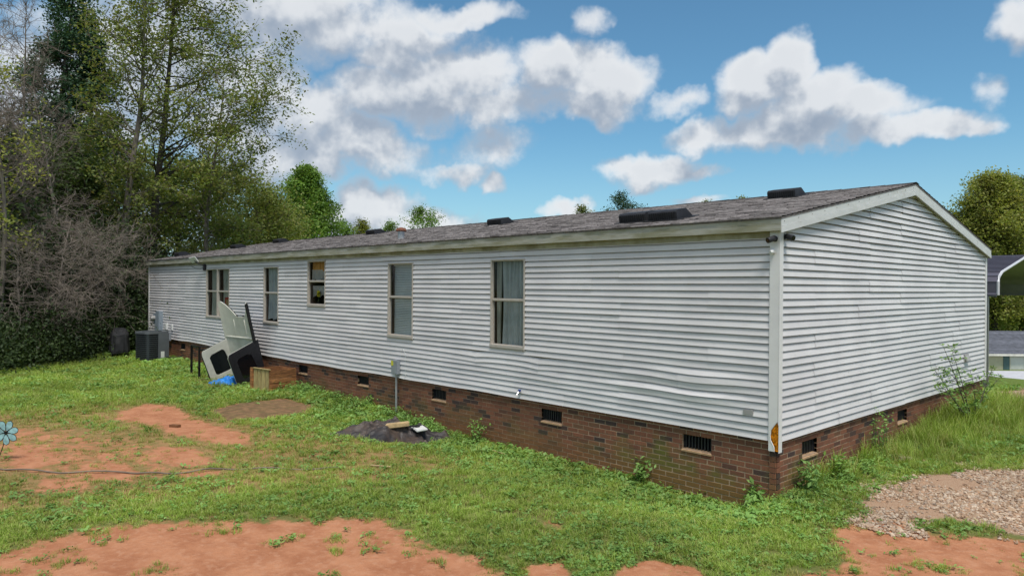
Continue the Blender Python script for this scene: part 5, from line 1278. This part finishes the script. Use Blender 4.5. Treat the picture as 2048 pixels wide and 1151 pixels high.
def free(P):
    x, y = P[:, 0], P[:, 1]; ok = ~((x > -HL-.05) & (x < .03) & (y > -.03) & (y < HW+.1))
    ok &= ~((np.abs(x+20.95) < .42) & (np.abs(y+.8) < .42)); ok &= ~((np.hypot((x+6.42)/.85, (y+1.1)/.75) < 1)); ok &= ~((x > -15.75) & (x < -13.5) & (y > -1.55) & (y < -.05) & (rng.random(len(x)) < .8)); ok &= ~((np.abs(x+12.4) < .36) & (np.abs(y+.55) < .36))
    return ok
def fb(P, s, o=3, seed=0): return np.array([fbm(x, y, s, o, seed) for x, y in P])
P, rr_ = fan(215000, 3.6, 40, 1.55)
k = free(P) & (P[:, 1] < 14) & ~((P[:, 0] < -21.2) & (P[:, 1] < -4.4 - (P[:, 0]+21.2)*.9 + 0)) ; P, rr_ = P[k], rr_[k]
cm, gm = masks(P); nz = fb(P, 1.6, 3, 21); nz2 = fb(P, .5, 2, 22)
nz3 = fb(P, 4.5, 3, 23)
keep = (cm + nz*.34 + nz3*.42 + rng.normal(size=len(P))*.13) < .42
keep &= gm+nz*.3 < .45
sparse = (fb(P, 1.9, 2, 29) > .47) & (rng.random(len(P)) < .16) & (gm < .5) & ~keep; keep |= sparse
wn_ = sm(-.8, .5, sdf(WORN, P))
thin = np.clip(.90+nz*.6+.25*(P[:, 0] < -14)-.24*wn_+nz3*.5*wn_, .15, 1); keep &= (rng.random(len(P)) < thin) | sparse
P, rr_, cm, nz, nz2, gm, sp_, wn_ = P[keep], rr_[keep], cm[keep], nz[keep], nz2[keep], gm[keep], sparse[keep], wn_[keep]
cl_ = []
for q in ((135,1100),(175,1075),(130,1125),(20,1140),(100,1145),(415,1063),(465,1060),(225,1080),(585,1075),(670,1073),(680,1100),(735,1095),(820,1105),(660,1150),(870,1125),(740,1070),(60,1120),(300,1135),(1700,1135),(1780,1100),(1840,1128),(1650,1090),(1900,1140)):
    w0 = on_z(*q)[:2]; cl_.append(w0+rng.normal(size=(rng.integers(4, 14), 2))*.06)
cl_ = np.concatenate(cl_); nn_ = len(cl_); P = np.concatenate([P, cl_]); rr_ = np.r_[rr_, np.full(nn_, 6.5)]; cm = np.r_[cm, np.full(nn_, .2)]; nz = np.r_[nz, np.zeros(nn_)]; nz2 = np.r_[nz2, np.full(nn_, .3)]; sp_ = np.r_[sp_, np.zeros(nn_, bool)]; wn_ = np.r_[wn_, np.zeros(nn_)]
Z = np.array([gz(x, y) for x, y in P])-.012*cm
lushw = sm(-2.2, -.1, P[:, 1])*(P[:, 0] < .3)                    # lusher along the foundation
weedy = rng.random(len(P)) < np.clip((.09+.34*np.maximum(0, nz2+.05)+.30*lushw)*(1-.6*wn_), 0, .8)
dry = (rng.random(len(P)) < np.clip(.10+.55*wn_+1.0*cm+.35*np.maximum(0, nz), 0, .85)) & ~weedy
sc = (.72+.045*np.maximum(0, rr_-6))*rng.uniform(.6, 1.35, len(P))*(1-.40*np.clip(cm*1.4, 0, 1))*(1+.35*lushw)*np.where(sp_, 1.5, 1.0)
GR = [blade_tuft('g', 20, .088, .06, .0055, 1+i, 'grass', bend=.9, flat=.15) for i in range(5)] + [blade_tuft('g', 16, .055, .06, .005, 11+i, 'grass_dry', bend=1.2, flat=.25) for i in range(3)]
WD = [leaf_tuft('w', 14, .055, .075, .042, 31+i, 'weed') for i in range(3)] + [leaf_tuft('w', 9, .05, .06, .06, 35+i, 'weed', .5) for i in range(2)]
cg_, cw_ = lib_col('grass_tuft', GR), lib_col('weed_tuft', WD)
def put(name, label, m_, lo, hi, coll, zs=1.0):
    n = int(m_.sum()); rot = np.column_stack([rng.normal(size=n)*.12, rng.normal(size=n)*.12, rng.uniform(0, 6.28, n)])
    s_ = sc[m_]; scatter(name, label, np.column_stack([P[m_], Z[m_]]), rot, np.column_stack([s_, s_, s_*zs*rng.uniform(.7, 1.2, n)]), rng.integers(lo, hi, n), coll)
put('grass', 'short green lawn grass across the yard', ~weedy & ~dry, 0, 5, cg_)
put('grass', 'short dry grass thinning out over the clay', dry, 5, 8, cg_)
put('lawn_weeds', 'low broadleaf weeds mixed into the lawn', weedy, 0, 5, cw_)
# taller weeds against the brickwork
TW = [leaf_tuft('t', 26, .22, .11, .055, 51+i, 'weed', .6, True) for i in range(4)]; ct_ = lib_col('leafy_weed', TW)
n = 900; x = -rng.random(n)**.9*13.5; y = -.03-np.abs(rng.normal(size=n))*.24; kk = np.array([fbm(a, 0, .55, 2, 33) for a in x]) + .25 + .5*np.exp(-((x+.3)/.6)**2) + .25*np.exp(-((x+9)/3)**2)> .12+rng.random(n)*.9
x, y = x[kk], y[kk]; x2 = .03+np.abs(rng.normal(size=260))*.30; y2 = rng.random(260)*8.6-.2; P3 = np.column_stack([np.r_[x, x2], np.r_[y, y2]]); n = len(P3)
s_ = rng.uniform(.35, 1.15, n)*(.45+.55*sm(4.5, 7.5, -P3[:, 0]))*(1+.35*(P3[:, 0] > .02)); scatter('foundation_weeds', 'leafy dark green weeds growing along the brick foundation', np.column_stack([P3, [gz(a, b_) for a, b_ in P3]]), np.column_stack([np.zeros(n), np.zeros(n), rng.uniform(0, 6.28, n)]), np.column_stack([s_, s_, s_]), rng.integers(0, 4, n), ct_)
# uncut grass beside the gable
TG = [blade_tuft('u', 26, .42, .10, .0075, 61+i, 'grass', bend=.55, flat=.05) for i in range(3)] + [blade_tuft('u', 18, .36, .10, .006, 66, 'grass_dry', bend=.6)]; cu_ = lib_col('tall_tuft', TG)
n = 1500; y = .9+rng.random(n)**.8*9.0; x = .04+np.abs(rng.normal(size=n))*.50*sm(.6, 3.2, y); kk = np.array([fbm(a, b_, .8, 2, 41) for a, b_ in zip(x, y)])+.35 > rng.random(n)*.7; x, y = x[kk], y[kk]; n = len(x)
x = np.r_[x, .06+np.abs(rng.normal(size=420))*.42]; y = np.r_[y, rng.uniform(4.9, 8.9, 420)]; n = len(x)
s_ = rng.uniform(.35, 1.05, n)*np.clip(1.1-x*.45, .3, 1)*(1+.35*sm(4.6, 5.6, y)); scatter('tall_grass', 'uncut tall grass along the gable wall', np.column_stack([x, y, [gz(a, b_) for a, b_ in zip(x, y)]]), np.column_stack([rng.normal(size=n)*.1, rng.normal(size=n)*.1, rng.uniform(0, 6.28, n)]), np.column_stack([s_, s_, s_]), rng.integers(0, 4, n), cu_)
# gravel
def pebble(seed):
    bm = bmesh.new(); bmesh.ops.create_icosphere(bm, subdivisions=1, radius=.5); r2 = random.Random(seed)
    for v in bm.verts: v.co = Vector((v.co.x*r2.uniform(.7, 1.3), v.co.y*r2.uniform(.6, 1.1), v.co.z*r2.uniform(.4, .7)))
    me = bpy.data.meshes.new('pebble'); bm.to_mesh(me); bm.free(); me.materials.append(M['pebble']); return me
M['pebble'] = leaf_mat('pebble_stone', [(.24, .155, .10), (.40, .28, .185), (.56, .45, .34), (.33, .26, .205), (.45, .27, .16)], trans=0.0, rough=.9, jitter=.15)
cp_ = lib_col('gravel_stone', [pebble(i) for i in range(5)])
GP = []
for (poly, s_, w_), cnt, reach in ((GRAVW[0], 26000, .30), (GRAVW[1], 9000, .4)):
    lo, hi = np.maximum(poly.min(0)-.4, (-4, -2)), np.minimum(poly.max(0)+.4, (5.5, 20)); q = lo+rng.random((cnt, 2))*(hi-lo); d = sdf(poly, q) - .12 + fb(q, 1.4, 4, 44)*1.1
    GP.append(q[(d > 0) | ((d > -reach) & (rng.random(cnt) < .25))])
q = np.concatenate(GP); n = len(q); s_ = rng.gamma(5, .0055, n)+.010
scatter('gravel', 'loose tan gravel spread over the drive', np.column_stack([q, [gz(a, b_)+.004 for a, b_ in q]]), rng.uniform(0, 6.28, (n, 3))*np.array([.1, .1, 1]), np.column_stack([s_, s_, s_]), rng.integers(0, 5, n), cp_)
# sapling leaning over the tall grass at the gable
sp0 = Vector((.42, 6.5, gz(.42, 6.5))); sh = empty('sapling', tuple(sp0), 'sprawling leafy sapling growing in tall grass by the gable wall', 'sapling'); polys = []; LC = []
r3 = np.random.default_rng(91)
for k, tgt in enumerate(((1888, 696), (1868, 738), (1905, 705), (1985, 735), (2003, 752), (1900, 745), (1940, 740), (1880, 770))):
    tp = on_x(*tgt, .30+.3*r3.random()); b0 = np.array(sp0)+r3.normal(size=3)*np.array([.05, .05, 0]); mid = (b0+tp)/2+r3.normal(size=3)*.05+np.array([0, 0, .08]); t = np.linspace(0, 1, 8)[:, None]
    c_ = (1-t)**2*b0+2*t*(1-t)*mid+t*t*tp; polys.append((c_, np.linspace(.011, .003, 8)))
    for j in range(2, 8):
        for m_ in range(3):
            d = r3.normal(size=3); d[2] = abs(d[2])*.3; e = c_[j]+d/np.linalg.norm(d)*r3.uniform(.06, .22); polys.append((np.array([c_[j], (c_[j]+e)/2+np.array([0, 0, .01]), e]), np.array([.003, .0025, .0015])))
            for f in (.4, .7, 1.0): LC.append(c_[j]*(1-f)+e*f+r3.normal(size=(2, 3))*.02)
V, Fq = tubes_np(polys, 5); link('trunk', np_mesh('trunk', V, Fq, True), M['bark_dark'], sh); V, Fq = leaves_np(np.concatenate(LC), .075, r3, up=.8, aspect=.45); link('crown', np_mesh('crown', V, Fq), M['weed'], sh)

# single tall weeds leaning on the brickwork
def tall_weed(x, y, h, seed, label, size=.075, n=5):
    r4 = np.random.default_rng(seed); b0 = np.array([x, y, gz(x, y)-.02]); e = empty('tall_weed', (x, y, gz(x, y)), label, 'weed', 'tall weeds against the foundation'); polys = []; LC = []
    for k in range(n):
        d = np.array([r4.normal()*.22, r4.normal()*.22, 1.0]); c_, rd = bough(r4, b0+r4.normal(size=3)*np.array([.03, .03, 0]), d, h*r4.uniform(.6, 1.05), .007, 7, .10, .02); polys.append((c_, rd))
        for j in range(2, 8): LC.append(c_[j]+r4.normal(size=(5, 3))*np.array([.05, .05, .03]))
    V, Fq = tubes_np(polys, 5); link('stem', np_mesh('stem', V, Fq, True), M['stem'], e); V, Fq = leaves_np(np.concatenate(LC), size, r4, up=.7, aspect=.45); link('foliage', np_mesh('foliage', V, Fq), M['weed'], e)
tall_weed(.16, 2.95, .85, 1, 'tallest dark stemmed weed by the gable wall between the two vents', .06, 6); tall_weed(.14, .55, .42, 2, 'bushy weed at the gable wall under the first vent', .08, 7); tall_weed(-.28, -.12, .36, 3, 'broad leaved weed at the foot of the torn corner', .10, 5)
tall_weed(-1.95, -.12, .38, 4, 'weed climbing the mossy bricks left of the corner vent', .085, 5); tall_weed(-5.35, -.14, .42, 5, 'upright weed beside the black plastic sheeting', .07, 5); tall_weed(.20, 1.35, .36, 6, 'low weed at the gable wall just past the first vent', .08, 6)
